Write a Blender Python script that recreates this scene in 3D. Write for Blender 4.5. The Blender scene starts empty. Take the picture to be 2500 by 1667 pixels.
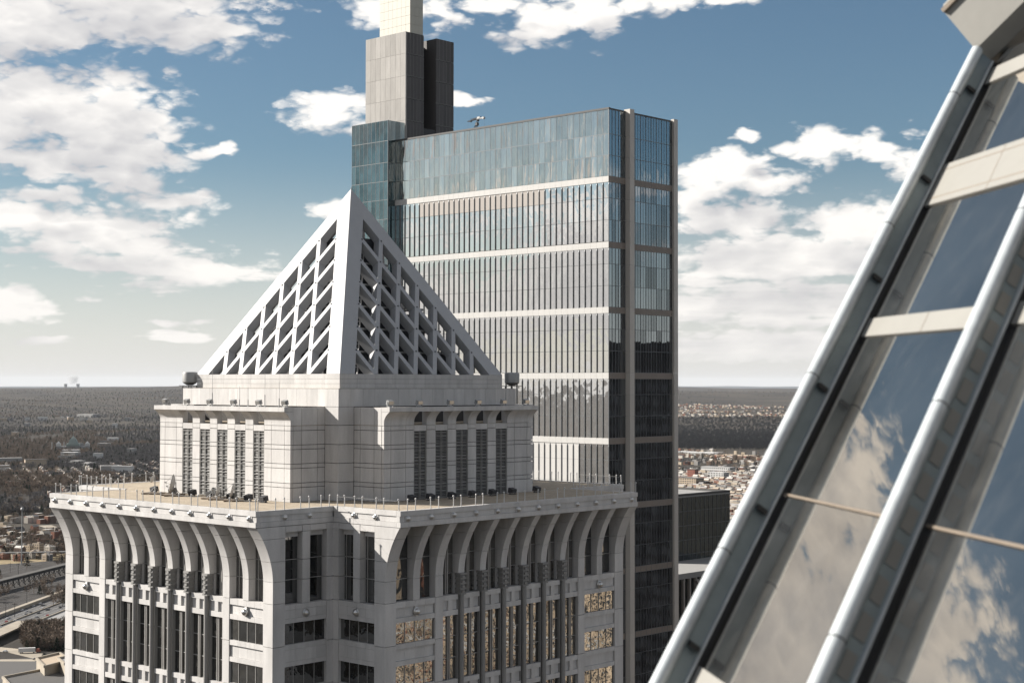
import bpy, bmesh, math, random
from mathutils import Vector, Matrix

R = math.radians
rnd = random.Random(7)
scene = bpy.context.scene
COL = scene.collection

# ------------------------------------------------------------------ camera
EYE = 220.0
TH = R(47.393)                       # street grid: local x of every tower
F_PX, PITCH, ROLL = 3791.4, R(1.608), R(0.091)
cam_d = bpy.data.cameras.new('camera')
cam_d.sensor_width = 36.0
cam_d.lens = F_PX / 2500 * 36
cam_d.clip_start, cam_d.clip_end = 0.3, 200000
cam_d.dof.use_dof = True
cam_d.dof.focus_distance = 230
cam_d.dof.aperture_fstop = cam_d.lens / 1000 / 0.030
cam = bpy.data.objects.new('camera', cam_d)
COL.objects.link(cam)
fw = Vector((0, math.cos(PITCH), math.sin(PITCH)))
rt0, up0 = Vector((1, 0, 0)), Vector((0, -math.sin(PITCH), math.cos(PITCH)))
rt = rt0 * math.cos(ROLL) + up0 * math.sin(ROLL)
up = up0 * math.cos(ROLL) - rt0 * math.sin(ROLL)
cam.matrix_world = Matrix(((rt.x, up.x, -fw.x, 0), (rt.y, up.y, -fw.y, 0), (rt.z, up.z, -fw.z, EYE), (0, 0, 0, 1)))
scene.camera = cam

# ------------------------------------------------------------------ light
U = Vector((math.cos(TH), math.sin(TH), 0))
V = Vector((-math.sin(TH), math.cos(TH), 0))
SUN_E = R(28.9)
PHI = R(60)
sh = -U * math.cos(PHI) + V * math.sin(PHI)
SUN = (sh * math.cos(SUN_E) + Vector((0, 0, math.sin(SUN_E)))).normalized()
sd = bpy.data.lights.new('sun', 'SUN')
sd.energy = 5.0
sd.angle = R(0.53)
sd.color = (1.0, 0.945, 0.87)
sun = bpy.data.objects.new('sun', sd)
COL.objects.link(sun)
sun.rotation_euler = SUN.to_track_quat('Z', 'Y').to_euler()
sun.location = (0, 0, 900)

scene.view_settings.view_transform = 'Standard'
scene.view_settings.look = 'None'
scene.view_settings.exposure = 1.05
scene.view_settings.gamma = 1.0
scene.view_settings.use_curve_mapping = False
scene.cycles.max_bounces = 6
scene.cycles.glossy_bounces = 4
scene.cycles.transparent_max_bounces = 12
scene.cycles.transmission_bounces = 4
scene.cycles.volume_bounces = 0
scene.cycles.caustics_reflective = False
scene.cycles.caustics_refractive = False
scene.cycles.sample_clamp_indirect = 6.0
scene.cycles.use_denoising = True

# ------------------------------------------------------------------ node helpers
class NT:
    def __init__(s, tree):
        s.t = tree; s.n = tree.nodes; s.l = tree.links
    def new(s, typ, **kw):
        nd = s.n.new(typ)
        for k, val in kw.items():
            setattr(nd, k, val)
        return nd
    def put(s, sock, val):
        if val is None:
            return
        if isinstance(val, bpy.types.NodeSocket):
            s.l.new(val, sock)
        else:
            sock.default_value = val
    def math(s, op, a=None, b=None, c=None, clamp=False):
        nd = s.new('ShaderNodeMath', operation=op, use_clamp=clamp)
        for i, q in enumerate((a, b, c)):
            s.put(nd.inputs[i], q)
        return nd.outputs[0]
    def vec(s, op, a=None, b=None, c=None):
        nd = s.new('ShaderNodeVectorMath', operation=op)
        for i, q in enumerate((a, b, c)):
            s.put(nd.inputs[i], q)
        return nd.outputs['Value'] if op in ('LENGTH', 'DOT_PRODUCT', 'DISTANCE') else nd.outputs[0]
    def noise(s, vec, scale, detail=4, rough=0.55, lac=2.0, dist=0.0):
        nd = s.new('ShaderNodeTexNoise')
        s.put(nd.inputs['Vector'], vec)
        for k, q in (('Scale', scale), ('Detail', detail), ('Roughness', rough), ('Lacunarity', lac), ('Distortion', dist)):
            nd.inputs[k].default_value = q
        return nd.outputs[0]
    def mapr(s, val, a, b, c=0.0, d=1.0, smooth=True):
        nd = s.new('ShaderNodeMapRange', interpolation_type='SMOOTHSTEP' if smooth else 'LINEAR')
        s.put(nd.inputs[0], val)
        for i, q in enumerate((a, b, c, d)):
            s.put(nd.inputs[1 + i], q)
        return nd.outputs[0]
    def mix(s, fac, a, b, typ='MIX'):
        nd = s.new('ShaderNodeMix', data_type='RGBA', blend_type=typ)
        s.put(nd.inputs[0], fac); s.put(nd.inputs[6], a); s.put(nd.inputs[7], b)
        return nd.outputs[2]
    def xyz(s, x=None, y=None, z=None):
        nd = s.new('ShaderNodeCombineXYZ')
        for i, q in enumerate((x, y, z)):
            s.put(nd.inputs[i], q)
        return nd.outputs[0]
    def sep(s, v):
        nd = s.new('ShaderNodeSeparateXYZ'); s.put(nd.inputs[0], v)
        return nd.outputs

# ------------------------------------------------------------------ sky with fair-weather cumulus
# clouds: azimuth, elevation, half width, half height (degrees)
CLOUDS = [(-14.6,13.6,5.6,1.6),(-17.3,12.6,3.0,1.2),(-11.6,12.6,2.6,.8),(-13.5,15.5,4.6,1.2),
 (-17.5,9.8,2.6,1.5),(-14.9,9.5,3.0,1.6),(-14.4,8.2,2.8,.9),(-16.8,8.0,2.2,.7),(-14.3,7.35,1.9,.42),
 (-16.6,6.65,1.2,.5),(-12.3,6.65,1.7,.45),(-17.6,5.8,2.2,.6),(-15.0,5.5,3.1,.75),(-13.3,5.0,1.4,.4),
 (-10.8,8.4,.8,.26),(-11.9,4.15,3.6,.55),(-17.9,2.95,1.8,.65),(-12.4,2.25,1.1,.14),(-12.2,1.75,1.1,.2),(-17.0,1.5,1.0,.14),
 (-4.3,13.6,1.9,.6),(-2.8,13.4,.9,.8),(-.9,13.7,1.3,.5),(.9,13.1,1.6,.85),(2.8,13.4,1.6,.85),(5.2,14.1,2.8,.55),(8.0,14.0,1.2,.35),(10.2,14.1,.45,.18),
 (-6.8,10.0,1.7,.7),(-5.7,9.3,.6,.26),(-1.6,10.5,.85,.28),(-6.6,6.4,1.1,.3),
 (6.9,7.5,1.0,1.0),(8.0,7.7,1.6,.8),(9.3,7.5,1.4,.65),(11.6,8.6,1.6,.85),(13.6,8.2,2.2,.7),(8.5,9.0,.6,.22),
 (8.0,6.1,1.8,.7),(9.6,4.6,4.4,.95),(13.0,5.7,2.9,.95),(9.6,2.9,5.2,.7),(9.6,1.4,5.2,.6),(-6.2,3.2,2.0,.3),
 (-22.5,14.0,6.4,5.0),(-18.2,16.6,4.8,3.2),(-22.8,17.4,5.4,3.9),(-28.0,15.5,6.0,5.0)]

OFFS = (2.1, -1.2, .5)
def density_group(fine):
    g = bpy.data.node_groups.new('cloud_density', 'ShaderNodeTree')
    g.interface.new_socket('Direction', in_out='INPUT', socket_type='NodeSocketVector')
    g.interface.new_socket('Density', in_out='OUTPUT', socket_type='NodeSocketFloat')
    T = NT(g)
    gi, go = T.new('NodeGroupInput'), T.new('NodeGroupOutput')
    D = gi.outputs[0]
    x, y, z = T.sep(D)
    az = T.math('MULTIPLY', T.math('ARCTAN2', x, y), 57.29578)
    el = T.math('MULTIPLY', T.math('ARCSINE', T.math('MINIMUM', T.math('MAXIMUM', z, -1.0), 1.0)), 57.29578)
    low = T.mapr(el, 1.0, 9.0)
    # flattened noise domain: clouds stretch out sideways towards the horizon
    dom = T.vec('MULTIPLY', D, (1.0, 1.0, 2.1))
    warp = T.noise(dom, 26.0, 2, 0.5)
    azw = T.math('ADD', az, T.math('MULTIPLY', T.math('SUBTRACT', warp, 0.5), 2.6))
    elw = T.math('ADD', el, T.math('MULTIPLY', T.math('SUBTRACT', warp, 0.5), T.mapr(el, 1, 9, .5, 1.5)))
    P = T.xyz(azw, elw, 0.0)
    m = None
    for a, e, rx, ry in CLOUDS:
        rx, ry = rx * 1.14, ry * 1.24
        q = T.vec('MULTIPLY_ADD', P, (1 / rx, 1 / ry, 0), (-a / rx, -e / ry, 0))
        d = T.vec('LENGTH', q)
        m = d if m is None else T.math('MINIMUM', m, d)
    blob = T.math('SUBTRACT', 1.0, m)
    blob = T.math('MAXIMUM', blob, -1.0)
    # the same kind of cloud everywhere else
    big = T.noise(T.vec('ADD', dom, OFFS), 3.6, 2, 0.5)
    gen = T.mapr(big, 0.38, 0.58, -0.8, 0.7)
    o1 = T.mapr(T.math('ABSOLUTE', az), 27.0, 44.0)
    o2 = T.mapr(el, 22.0, 32.0)
    out = T.math('MAXIMUM', o1, o2)
    cov = T.math('ADD', T.math('MULTIPLY', blob, T.math('SUBTRACT', 1.0, out)), T.math('MULTIPLY', gen, out))
    fbm = T.noise(dom, 30.0, 6 if fine else 3, 0.62)
    vo = T.new('ShaderNodeTexVoronoi', feature='SMOOTH_F1' if False else 'F1')
    T.put(vo.inputs['Vector'], T.vec('ADD', dom, T.vec('SCALE', T.xyz(fbm, warp, fbm)))); vo.inputs['Vector'].links[0].from_node.inputs[1].links[0].from_node.inputs['Scale'].default_value = .03
    vo.inputs['Scale'].default_value = 46.0; vo.inputs['Detail'].default_value = 2.0 if fine else 0.0; vo.inputs['Roughness'].default_value = .55
    puff = T.math('SUBTRACT', 0.46, vo.outputs['Distance'])
    dens = T.math('ADD', cov, T.math('ADD', T.math('MULTIPLY', T.math('SUBTRACT', fbm, 0.5), 1.05), T.math('MULTIPLY', puff, 0.60)))
    dens = T.math('ADD', dens, 0.27)
    # thin streaks close to the horizon
    st = T.noise(T.vec('MULTIPLY', D, (10.0, 10.0, 130.0)), 1.0, 4, 0.55)
    stm = T.math('MULTIPLY', T.mapr(el, 0.2, 1.4), T.mapr(el, 7.0, 2.5))
    stv = T.math('MULTIPLY', T.mapr(st, 0.44, 0.68, 0.0, 0.55), stm)
    dens = T.math('ADD', dens, stv)
    T.put(go.inputs[0], dens)
    return g

world = bpy.data.worlds.new('World')
scene.world = world
world.use_nodes = True
T = NT(world.node_tree)
T.n.clear()
w_out = T.new('ShaderNodeOutputWorld')
bg = T.new('ShaderNodeBackground')
sky = T.new('ShaderNodeTexSky', sky_type='NISHITA')
sky.sun_disc = False
sky.sun_elevation = SUN_E
sky.sun_rotation = math.atan2(SUN.x, SUN.y)
sky.altitude = 200
sky.air_density, sky.dust_density, sky.ozone_density = 1.0, 0.6, 1.6
D = T.vec('NORMALIZE', T.new('ShaderNodeTexCoord').outputs['Generated'])
def dens_at(vec, fine):
    nd = T.new('ShaderNodeGroup'); nd.node_tree = density_group(fine)
    T.put(nd.inputs[0], vec)
    return nd.outputs[0]
d0 = dens_at(D, True)
lightward = (SUN.x * .009, SUN.y * .009, .024)
d1 = dens_at(T.vec('NORMALIZE', T.vec('ADD', D, lightward)), False)
dz = T.sep(D)[2]
cover = T.mapr(d0, -0.02, 0.46)
shade = T.math('EXPONENT', T.math('MULTIPLY', T.math('MAXIMUM', d1, 0.0), -1.05))
lit = T.math('ADD', T.math('MULTIPLY', shade, 0.92), T.math('MULTIPLY', T.math('SUBTRACT', d0, d1), 0.22))
lit = T.math('ADD', lit, 0.13, clamp=True)
ccol = T.mix(lit, (6.3, 6.35, 6.8, 1), (14.2, 13.7, 13.1, 1))
haze_f = T.mapr(dz, -0.01, 0.15, 0.62, 0.0)
skyc = T.mix(1.0, sky.outputs[0], (0.86, 0.99, 1.03, 1), 'MULTIPLY')
pale = T.mix(T.mapr(dz, -0.02, 0.155, 0.82, 0.0), skyc, (11.5, 11.1, 10.9, 1))
ccol = T.mix(haze_f, ccol, (11.8, 11.4, 10.9, 1))
cover = T.math('MULTIPLY', cover, T.mapr(dz, 0.0, 0.03, 0.25, 0.97))
T.put(bg.inputs[0], T.vec('MULTIPLY', T.mix(cover, pale, ccol), (.75, .75, .75)))
bg.inputs[1].default_value = 0.05
T.l.new(bg.outputs[0], w_out.inputs[0])
world.cycles.sampling_method = 'MANUAL'
world.cycles.sample_map_resolution = 512

# ------------------------------------------------------------------ materials
MATS = {}
def new_mat(name):
    m = bpy.data.materials.new(name); m.use_nodes = True
    T = NT(m.node_tree); T.n.clear()
    out = T.new('ShaderNodeOutputMaterial')
    MATS[name] = m
    return m, T, out

def principled(T, col, rough=0.6, metal=0.0, spec=0.5, normal=None, ior=None):
    p = T.new('ShaderNodeBsdfPrincipled')
    T.put(p.inputs['Base Color'], col); T.put(p.inputs['Roughness'], rough)
    p.inputs['Metallic'].default_value = metal
    p.inputs['Specular IOR Level'].default_value = spec
    if ior: p.inputs['IOR'].default_value = ior
    if normal: T.put(p.inputs['Normal'], normal)
    return p.outputs[0]

def bump(T, h, strength=0.3, dist=0.02):
    b = T.new('ShaderNodeBump')
    b.inputs['Strength'].default_value = strength; b.inputs['Distance'].default_value = dist
    T.put(b.inputs['Height'], h)
    return b.outputs[0]

def stone(name, col, var=0.05, rough=0.75, streak=0.10, grain=0.05):
    """pale cladding: every piece a shade of its own, faint rain streaks, fine grain"""
    m, T, out = new_mat(name)
    oi = T.new('ShaderNodeObjectInfo')
    pos = T.new('ShaderNodeNewGeometry').outputs['Position']
    big = T.noise(T.vec('MULTIPLY', pos, (1, 1, .18)), 1.1, 5, 0.6)
    fine = T.noise(pos, 9.0, 3, 0.6)
    v = T.math('ADD', T.mapr(oi.outputs['Random'], 0, 1, 1 - var, 1 + var, smooth=False), 0.0)
    v = T.math('MULTIPLY', v, T.mapr(big, 0.3, 0.75, 1.0 + streak * .3, 1.0 - streak, smooth=False))
    v = T.math('MULTIPLY', v, T.mapr(fine, 0.3, 0.7, 1.0 - grain, 1.0 + grain, smooth=False))
    c = T.vec('SCALE', col[:3]); c.node.inputs['Scale'].default_value = 1; T.put(c.node.inputs['Scale'], v)
    T.put(out.inputs[0], principled(T, c, rough, spec=0.35, normal=bump(T, fine, 0.15, 0.01)))
    return m

def plain(name, col, rough=0.6, metal=0.0, var=0.06, scale=2.0, spec=0.4):
    m, T, out = new_mat(name)
    oi = T.new('ShaderNodeObjectInfo')
    pos = T.new('ShaderNodeNewGeometry').outputs['Position']
    n = T.noise(pos, scale, 4, 0.6)
    v = T.math('MULTIPLY', T.mapr(n, .25, .75, 1 - 1.6 * var, 1 + 1.6 * var, smooth=False), T.mapr(oi.outputs['Random'], 0, 1, 1 - var, 1 + var, smooth=False))
    c = T.vec('SCALE', col[:3]); T.put(c.node.inputs['Scale'], v)
    T.put(out.inputs[0], principled(T, c, rough, metal, spec))
    return m

def glass(name, body, refl=0.3, tint=(1, 1, 1), wave=0.03, wscale=0.6, rough=0.02, vst=1.0, transp=0.0, tcol=(.5, .6, .6), dust=0.0, pv=0.0):
    """coated glass: mirror share rising at grazing angles, slightly wavy panes, dark room behind"""
    m, T, out = new_mat(name)
    oi = T.new('ShaderNodeObjectInfo')
    pos = T.new('ShaderNodeNewGeometry').outputs['Position']
    shift = T.vec('ADD', pos, T.vec('SCALE', (31.0, 17.0, 23.0)))
    sc = shift.node.inputs[1].links[0].from_node; T.put(sc.inputs['Scale'], oi.outputs['Random'])
    h = T.noise(T.vec('MULTIPLY', shift, (1, 1, vst)), wscale, 2, 0.4)
    nrm = bump(T, h, 1.0, wave)
    lw = T.new('ShaderNodeLayerWeight'); lw.inputs[0].default_value = 0.35
    f = T.mapr(lw.outputs['Fresnel'], 0.0, 1.0, refl, 1.0, smooth=False)
    if pv: f = T.math('MULTIPLY', f, T.mapr(oi.outputs['Random'], 0, 1, 1 - pv, 1 + pv, smooth=False), clamp=True)
    gl = T.new('ShaderNodeBsdfGlossy'); gl.inputs['Color'].default_value = (*tint, 1); gl.inputs['Roughness'].default_value = rough
    T.put(gl.inputs['Normal'], nrm)
    room = T.noise(shift, 0.35, 3, 0.6)
    c = T.vec('SCALE', body[:3]); T.put(c.node.inputs['Scale'], T.mapr(room, .3, .7, .4, 1.6))
    df = T.new('ShaderNodeBsdfDiffuse'); T.put(df.inputs[0], c)
    base = df.outputs[0]
    if transp > 0:
        tr = T.new('ShaderNodeBsdfTransparent'); tr.inputs[0].default_value = (*tcol, 1)
        mx = T.new('ShaderNodeMixShader'); mx.inputs[0].default_value = transp
        T.l.new(base, mx.inputs[1]); T.l.new(tr.outputs[0], mx.inputs[2]); base = mx.outputs[0]
    mx = T.new('ShaderNodeMixShader'); T.put(mx.inputs[0], f)
    T.l.new(base, mx.inputs[1]); T.l.new(gl.outputs[0], mx.inputs[2])
    if dust > 0:
        dn = T.noise(T.vec('MULTIPLY', pos, (1, 1, .35)), 5.0, 6, .65); d2 = T.noise(pos, 1.2, 3, .6)
        dd = T.new('ShaderNodeBsdfDiffuse'); dd.inputs[0].default_value = (.36, .35, .33, 1)
        m2 = T.new('ShaderNodeMixShader'); T.put(m2.inputs[0], T.math('MULTIPLY', T.mapr(dn, .42, .75, .25, 1.0), T.mapr(d2, .3, .7, .3 * dust, 1.5 * dust)))
        T.l.new(mx.outputs[0], m2.inputs[1]); T.l.new(dd.outputs[0], m2.inputs[2]); mx = m2
    T.l.new(mx.outputs[0], out.inputs[0])
    return m

STONE = stone('pale_stone', (.505, .489, .473), .065, .75, .20)
JOINT = plain('joint_mortar', (.05, .047, .044), .9)
GREYST = stone('grey_stone', (.235, .228, .218), .04)
PYR = stone('white_metal_panel', (.345, .347, .353), .02, .5, .05, .03)
TAN = stone('tan_roof_gravel', (.36, .30, .225), .02, .9, .30, .2)
DARKGL = glass('dark_window_glass', (.012, .014, .015), .42, (.86, .84, .80), .045, .95, pv=.25)
DARKL = glass('sunny_window_glass', (.010, .011, .012), .17, (.9, .9, .88), .06, 1.4, pv=.4)
SLOTGL = glass('slot_window_glass', (.02, .021, .021), .16, (.9, .9, .9), .016, .5)
MULL = plain('pale_mullion', (.31, .30, .285), .45, 0.2)
STEEL = plain('white_steel', (.50, .49, .475), .45)
CHROME = plain('lamp_metal', (.55, .54, .52), .28, 0.9)
LOUV = plain('louver_metal', (.30, .295, .285), .55, .3)
LOUVB = plain('louver_dark', (.10, .10, .10), .7)
DARK = plain('dark_equipment', (.045, .045, .048), .6)
GREYM = plain('grey_metal', (.30, .30, .295), .5, .4)

# ------------------------------------------------------------------ mesh helpers
def tagged(o, label=None, cat=None, group=None, kind=None):
    if label: o['label'] = label
    if cat: o['category'] = cat
    if group: o['group'] = group
    if kind: o['kind'] = kind
    return o

def empty(name, loc=(0, 0, 0), rz=0.0):
    o = bpy.data.objects.new(name, None)
    o.location = loc; o.rotation_euler = (0, 0, rz); o.empty_display_size = 1
    COL.objects.link(o)
    return o

def link(name, me, parent=None, loc=(0, 0, 0)):
    o = bpy.data.objects.new(name, me)
    o.location = loc
    if parent is not None: o.parent = parent
    COL.objects.link(o)
    return o

class MB:
    """collects faces; build() links them as one mesh"""
    def __init__(s): s.v = []; s.f = []
    def add(s, pts, faces):
        b = len(s.v); s.v += [tuple(p) for p in pts]; s.f += [tuple(b + i for i in f) for f in faces]
    def box(s, x0, x1, y0, y1, z0, z1):
        if x0 > x1: x0, x1 = x1, x0
        if y0 > y1: y0, y1 = y1, y0
        s.add([(x0,y0,z0),(x1,y0,z0),(x1,y1,z0),(x0,y1,z0),(x0,y0,z1),(x1,y0,z1),(x1,y1,z1),(x0,y1,z1)],
              [(0,3,2,1),(4,5,6,7),(0,1,5,4),(1,2,6,5),(2,3,7,6),(3,0,4,7)])
    def prism(s, poly, ext):
        """closed polygon (3-D points) pushed along a vector"""
        n = len(poly); P = [Vector(p) for p in poly]; e = Vector(ext)
        nor = Vector((0, 0, 0))
        for i in range(n): nor += P[i].cross(P[(i + 1) % n])
        if nor.dot(e) > 0: P.reverse()
        s.add(P + [p + e for p in P], [tuple(range(n)), tuple(range(2 * n - 1, n - 1, -1))] +
              [(i, i + n, (i + 1) % n + n, (i + 1) % n) for i in range(n)])
    def tube(s, p0, p1, r, n=8, r1=None):
        p0, p1 = Vector(p0), Vector(p1); r1 = r if r1 is None else r1
        ax = (p1 - p0).normalized()
        a = ax.orthogonal().normalized(); b = ax.cross(a)
        ring = [(math.cos(2 * math.pi * i / n), math.sin(2 * math.pi * i / n)) for i in range(n)]
        pts = [p0 + (a * c + b * q) * r for c, q in ring] + [p1 + (a * c + b * q) * r1 for c, q in ring]
        s.add(pts, [(i, (i + 1) % n, (i + 1) % n + n, i + n) for i in range(n)] + [tuple(range(n - 1, -1, -1)), tuple(range(n, 2 * n))])
    def lathe(s, prof, c, ax=(0, 0, 1), n=16):
        """profile [(radius, height)] spun round an axis at c"""
        ax = Vector(ax).normalized(); a = ax.orthogonal().normalized(); b = ax.cross(a); c = Vector(c)
        pts = []; fs = []
        for r, h in prof:
            for i in range(n):
                t = 2 * math.pi * i / n
                pts.append(c + ax * h + (a * math.cos(t) + b * math.sin(t)) * max(r, 1e-4))
        for k in range(len(prof) - 1):
            for i in range(n):
                j = (i + 1) % n
                fs.append((k * n + i, k * n + j, k * n + n + j, k * n + n + i))
        fs.append(tuple(range(n - 1, -1, -1))); fs.append(tuple(range((len(prof) - 1) * n, len(prof) * n)))
        s.add(pts, fs)
    def mesh(s, name, mat, smooth=False):
        me = bpy.data.meshes.new(name)
        me.from_pydata(s.v, [], s.f); me.update()
        if smooth:
            me.polygons.foreach_set('use_smooth', [True] * len(me.polygons))
            me.set_sharp_from_angle(angle=R(40))
        if isinstance(mat, (list, tuple)):
            for q in mat: me.materials.append(q)
        else: me.materials.append(mat)
        return me
    def build(s, name, mat, parent=None, smooth=False, loc=(0, 0, 0)):
        return link(name, s.mesh(name, mat, smooth), parent, loc)

BOXES = {}
def piece(name, mat, parent, x0, x1, y0, y1, z0, z1):
    """one box-shaped piece: alike pieces share mesh data"""
    dx, dy, dz = abs(x1 - x0), abs(y1 - y0), abs(z1 - z0)
    key = (round(dx, 3), round(dy, 3), round(dz, 3), mat.name)
    me = BOXES.get(key)
    if me is None:
        b = MB(); b.box(-dx / 2, dx / 2, -dy / 2, dy / 2, -dz / 2, dz / 2)
        me = BOXES[key] = b.mesh(name, mat)
    return link(name, me, parent, ((x0 + x1) / 2, (y0 + y1) / 2, (z0 + z1) / 2))

class Face:
    """a facade: t to the right as seen from outside, o outwards from the axis, z over eye height"""
    def __init__(s, k): s.k = k
    def p(s, t, o, z):
        x, y = {'L': (-o, -t), 'R': (t, -o), 'F': (-t, o), 'B': (o, t)}[s.k]
        return (x, y, z + EYE)
    def piece(s, name, mat, par, t0, t1, o0, o1, z0, z1, gap=0.0):
        a = s.p(t0 + gap, o0, z0 + gap); b = s.p(t1 - gap, o1, z1 - gap)
        return piece(name, mat, par, a[0], b[0], a[1], b[1], a[2], b[2])
    def box(s, mb, t0, t1, o0, o1, z0, z1):
        a = s.p(t0, o0, z0); b = s.p(t1, o1, z1)
        mb.box(a[0], b[0], a[1], b[1], min(a[2], b[2]), max(a[2], b[2]))
    def prof(s, mb, t0, t1, oz):
        """profile in (o, z) pushed from t0 to t1"""
        e = Vector(s.p(t1, 0, 0)) - Vector(s.p(t0, 0, 0))
        mb.prism([s.p(t0, o, z) for o, z in oz], e)
FL, FR, FF, FB = Face('L'), Face('R'), Face('F'), Face('B')
G = 0.022     # half a joint

# ------------------------------------------------------------------ the stone tower with the lattice pyramid
tower = empty('office_tower', (-16.67, 160.13, 0), TH)
tagged(tower, 'pale stone office tower with flared crown and open lattice pyramid on top', 'tower')
S, P, N = 22.93, 24.80, 16.22
SW, RC, RN, Q, PB = 16.16, 16.90, 10.18, 12.08, 11.08

def plus(mb, a, b, z0, z1):
    """cross-shaped block: a outermost, b the notch line"""
    pts = [(-a,-b),(-b,-b),(-b,-a),(b,-a),(b,-b),(a,-b),(a,b),(b,b),(b,a),(-b,a),(-b,b),(-a,b)]
    mb.prism([(x, y, z0 + EYE) for x, y in pts], (0, 0, z1 - z0))

mb = MB(); plus(mb, S - .95, N - .85, -EYE, -12.1); mb.build('shaft_core', JOINT, tower)
mb = MB()
for F in (FF, FB):                                        # the far faces, out of sight: plain wall strips
    for t in (-15.5, -9.7, -4.2, 1.4, 6.9, 9.7, 15.5): F.box(mb, t - .7, t + .7, S - .95, S, -EYE, -12.1)
    for k in range(50): F.box(mb, -16.2, 16.2, S - .95, S - .1, -16 - 4 * k, -14.2 - 4 * k)
mb.build('rear_wall', STONE, tower)
mb = MB()
for F in (FL, FR):                                        # lower storeys below the picture
    for t in (-15.56, -9.73, -6.95, -4.17, -1.39, 1.39, 4.17, 6.95, 9.73, 15.56): F.box(mb, t - .55, t + .55, S - .95, S, -EYE, -37.4)
    for k in range(46): F.box(mb, -16.2, 16.2, S - .95, S - .1, -41.2 - 3.75 * k, -39.3 - 3.75 * k)
    for s in (-1, 1):
        for t0, t1 in ((16.93, 21.6),):
            for k in range(46): F.box(mb, s * t0, s * t1, N - .8, N - .03, -41.2 - 3.75 * k, -39.3 - 3.75 * k)
mb.build('lower_wall', STONE, tower)

def cove(z, z0=-16.9, z1=-12.06):
    s = max(0.0, min(1.0, (z - z0) / (z1 - z0)))
    return S + (P - S - .06) * s * s
RIB_CUT = [-18.63, -16.77, -15.05, -13.1, -12.07]
def rib_blocks(F, t0, t1, inner, zlow):
    cuts = [zlow] + [z for z in RIB_CUT if z > zlow + .01]
    for za, zb in zip(cuts[:-1], cuts[1:]):
        zs = [za + .014 + (zb - za - .028) * i / 7 for i in range(8)]
        m = MB(); F.prof(m, t0, t1, [(cove(z), z) for z in zs] + [(inner, zs[-1]), (inner, zs[0])])
        m.build('rib_block', STONE, tower)
FLOORS = [(-20.42, -22.22), (-24.10, -25.95), (-27.85, -29.70), (-31.60, -33.45)]
dome = MB()
dome.lathe([(.30, 0), (.30, .05), (.255, .07), (.235, .16), (.17, .25), (.08, .30), (.0, .315)], (0, 0, 0), (0, 0, 1), 16)
DOME = dome.mesh('dome_lamp', CHROME, True)
def dome_at(F, t, o, z, sc=1.0):
    d = link('dome_lamp', DOME, tower, F.p(t, o, z))
    out = Vector(F.p(0, 1, 0)) - Vector(F.p(0, 0, 0))
    d.rotation_euler = out.to_track_quat('Z', 'Y').to_euler(); d.scale = (sc, sc, sc)
    return d

cap = MB()
cap.box(-.27, .27, -.40, .16, 0, 1.95)
for k in range(5): cap.box(-.37, .37, -.40, .27, .02 + k * .46, .17 + k * .46) if k < 4 else cap.box(-.39, .39, -.40, .29, 1.78, 1.96)
for k in range(4): cap.box(-.17, .17, .1, .34, .2 + k * .44, .42 + k * .44)
CAP = cap.mesh('capital', GREYST)
colm = MB()
colm.lathe([(.215, 0), (.215, 20.0)], (0, .06, 0), (0, 0, 1), 14)
colm.box(-.36, -.27, -.55, -.06, 0, 20); colm.box(.27, .36, -.55, -.06, 0, 20); colm.box(-.27, .27, -.55, -.2, 0, 20)
COLM = colm.mesh('column', GREYST, True)
ring = MB(); ring.lathe([(.228, 0), (.228, .04)], (0, .06, 0), (0, 0, 1), 14)
RING = ring.mesh('column_ring', GREYST, True)

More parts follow.
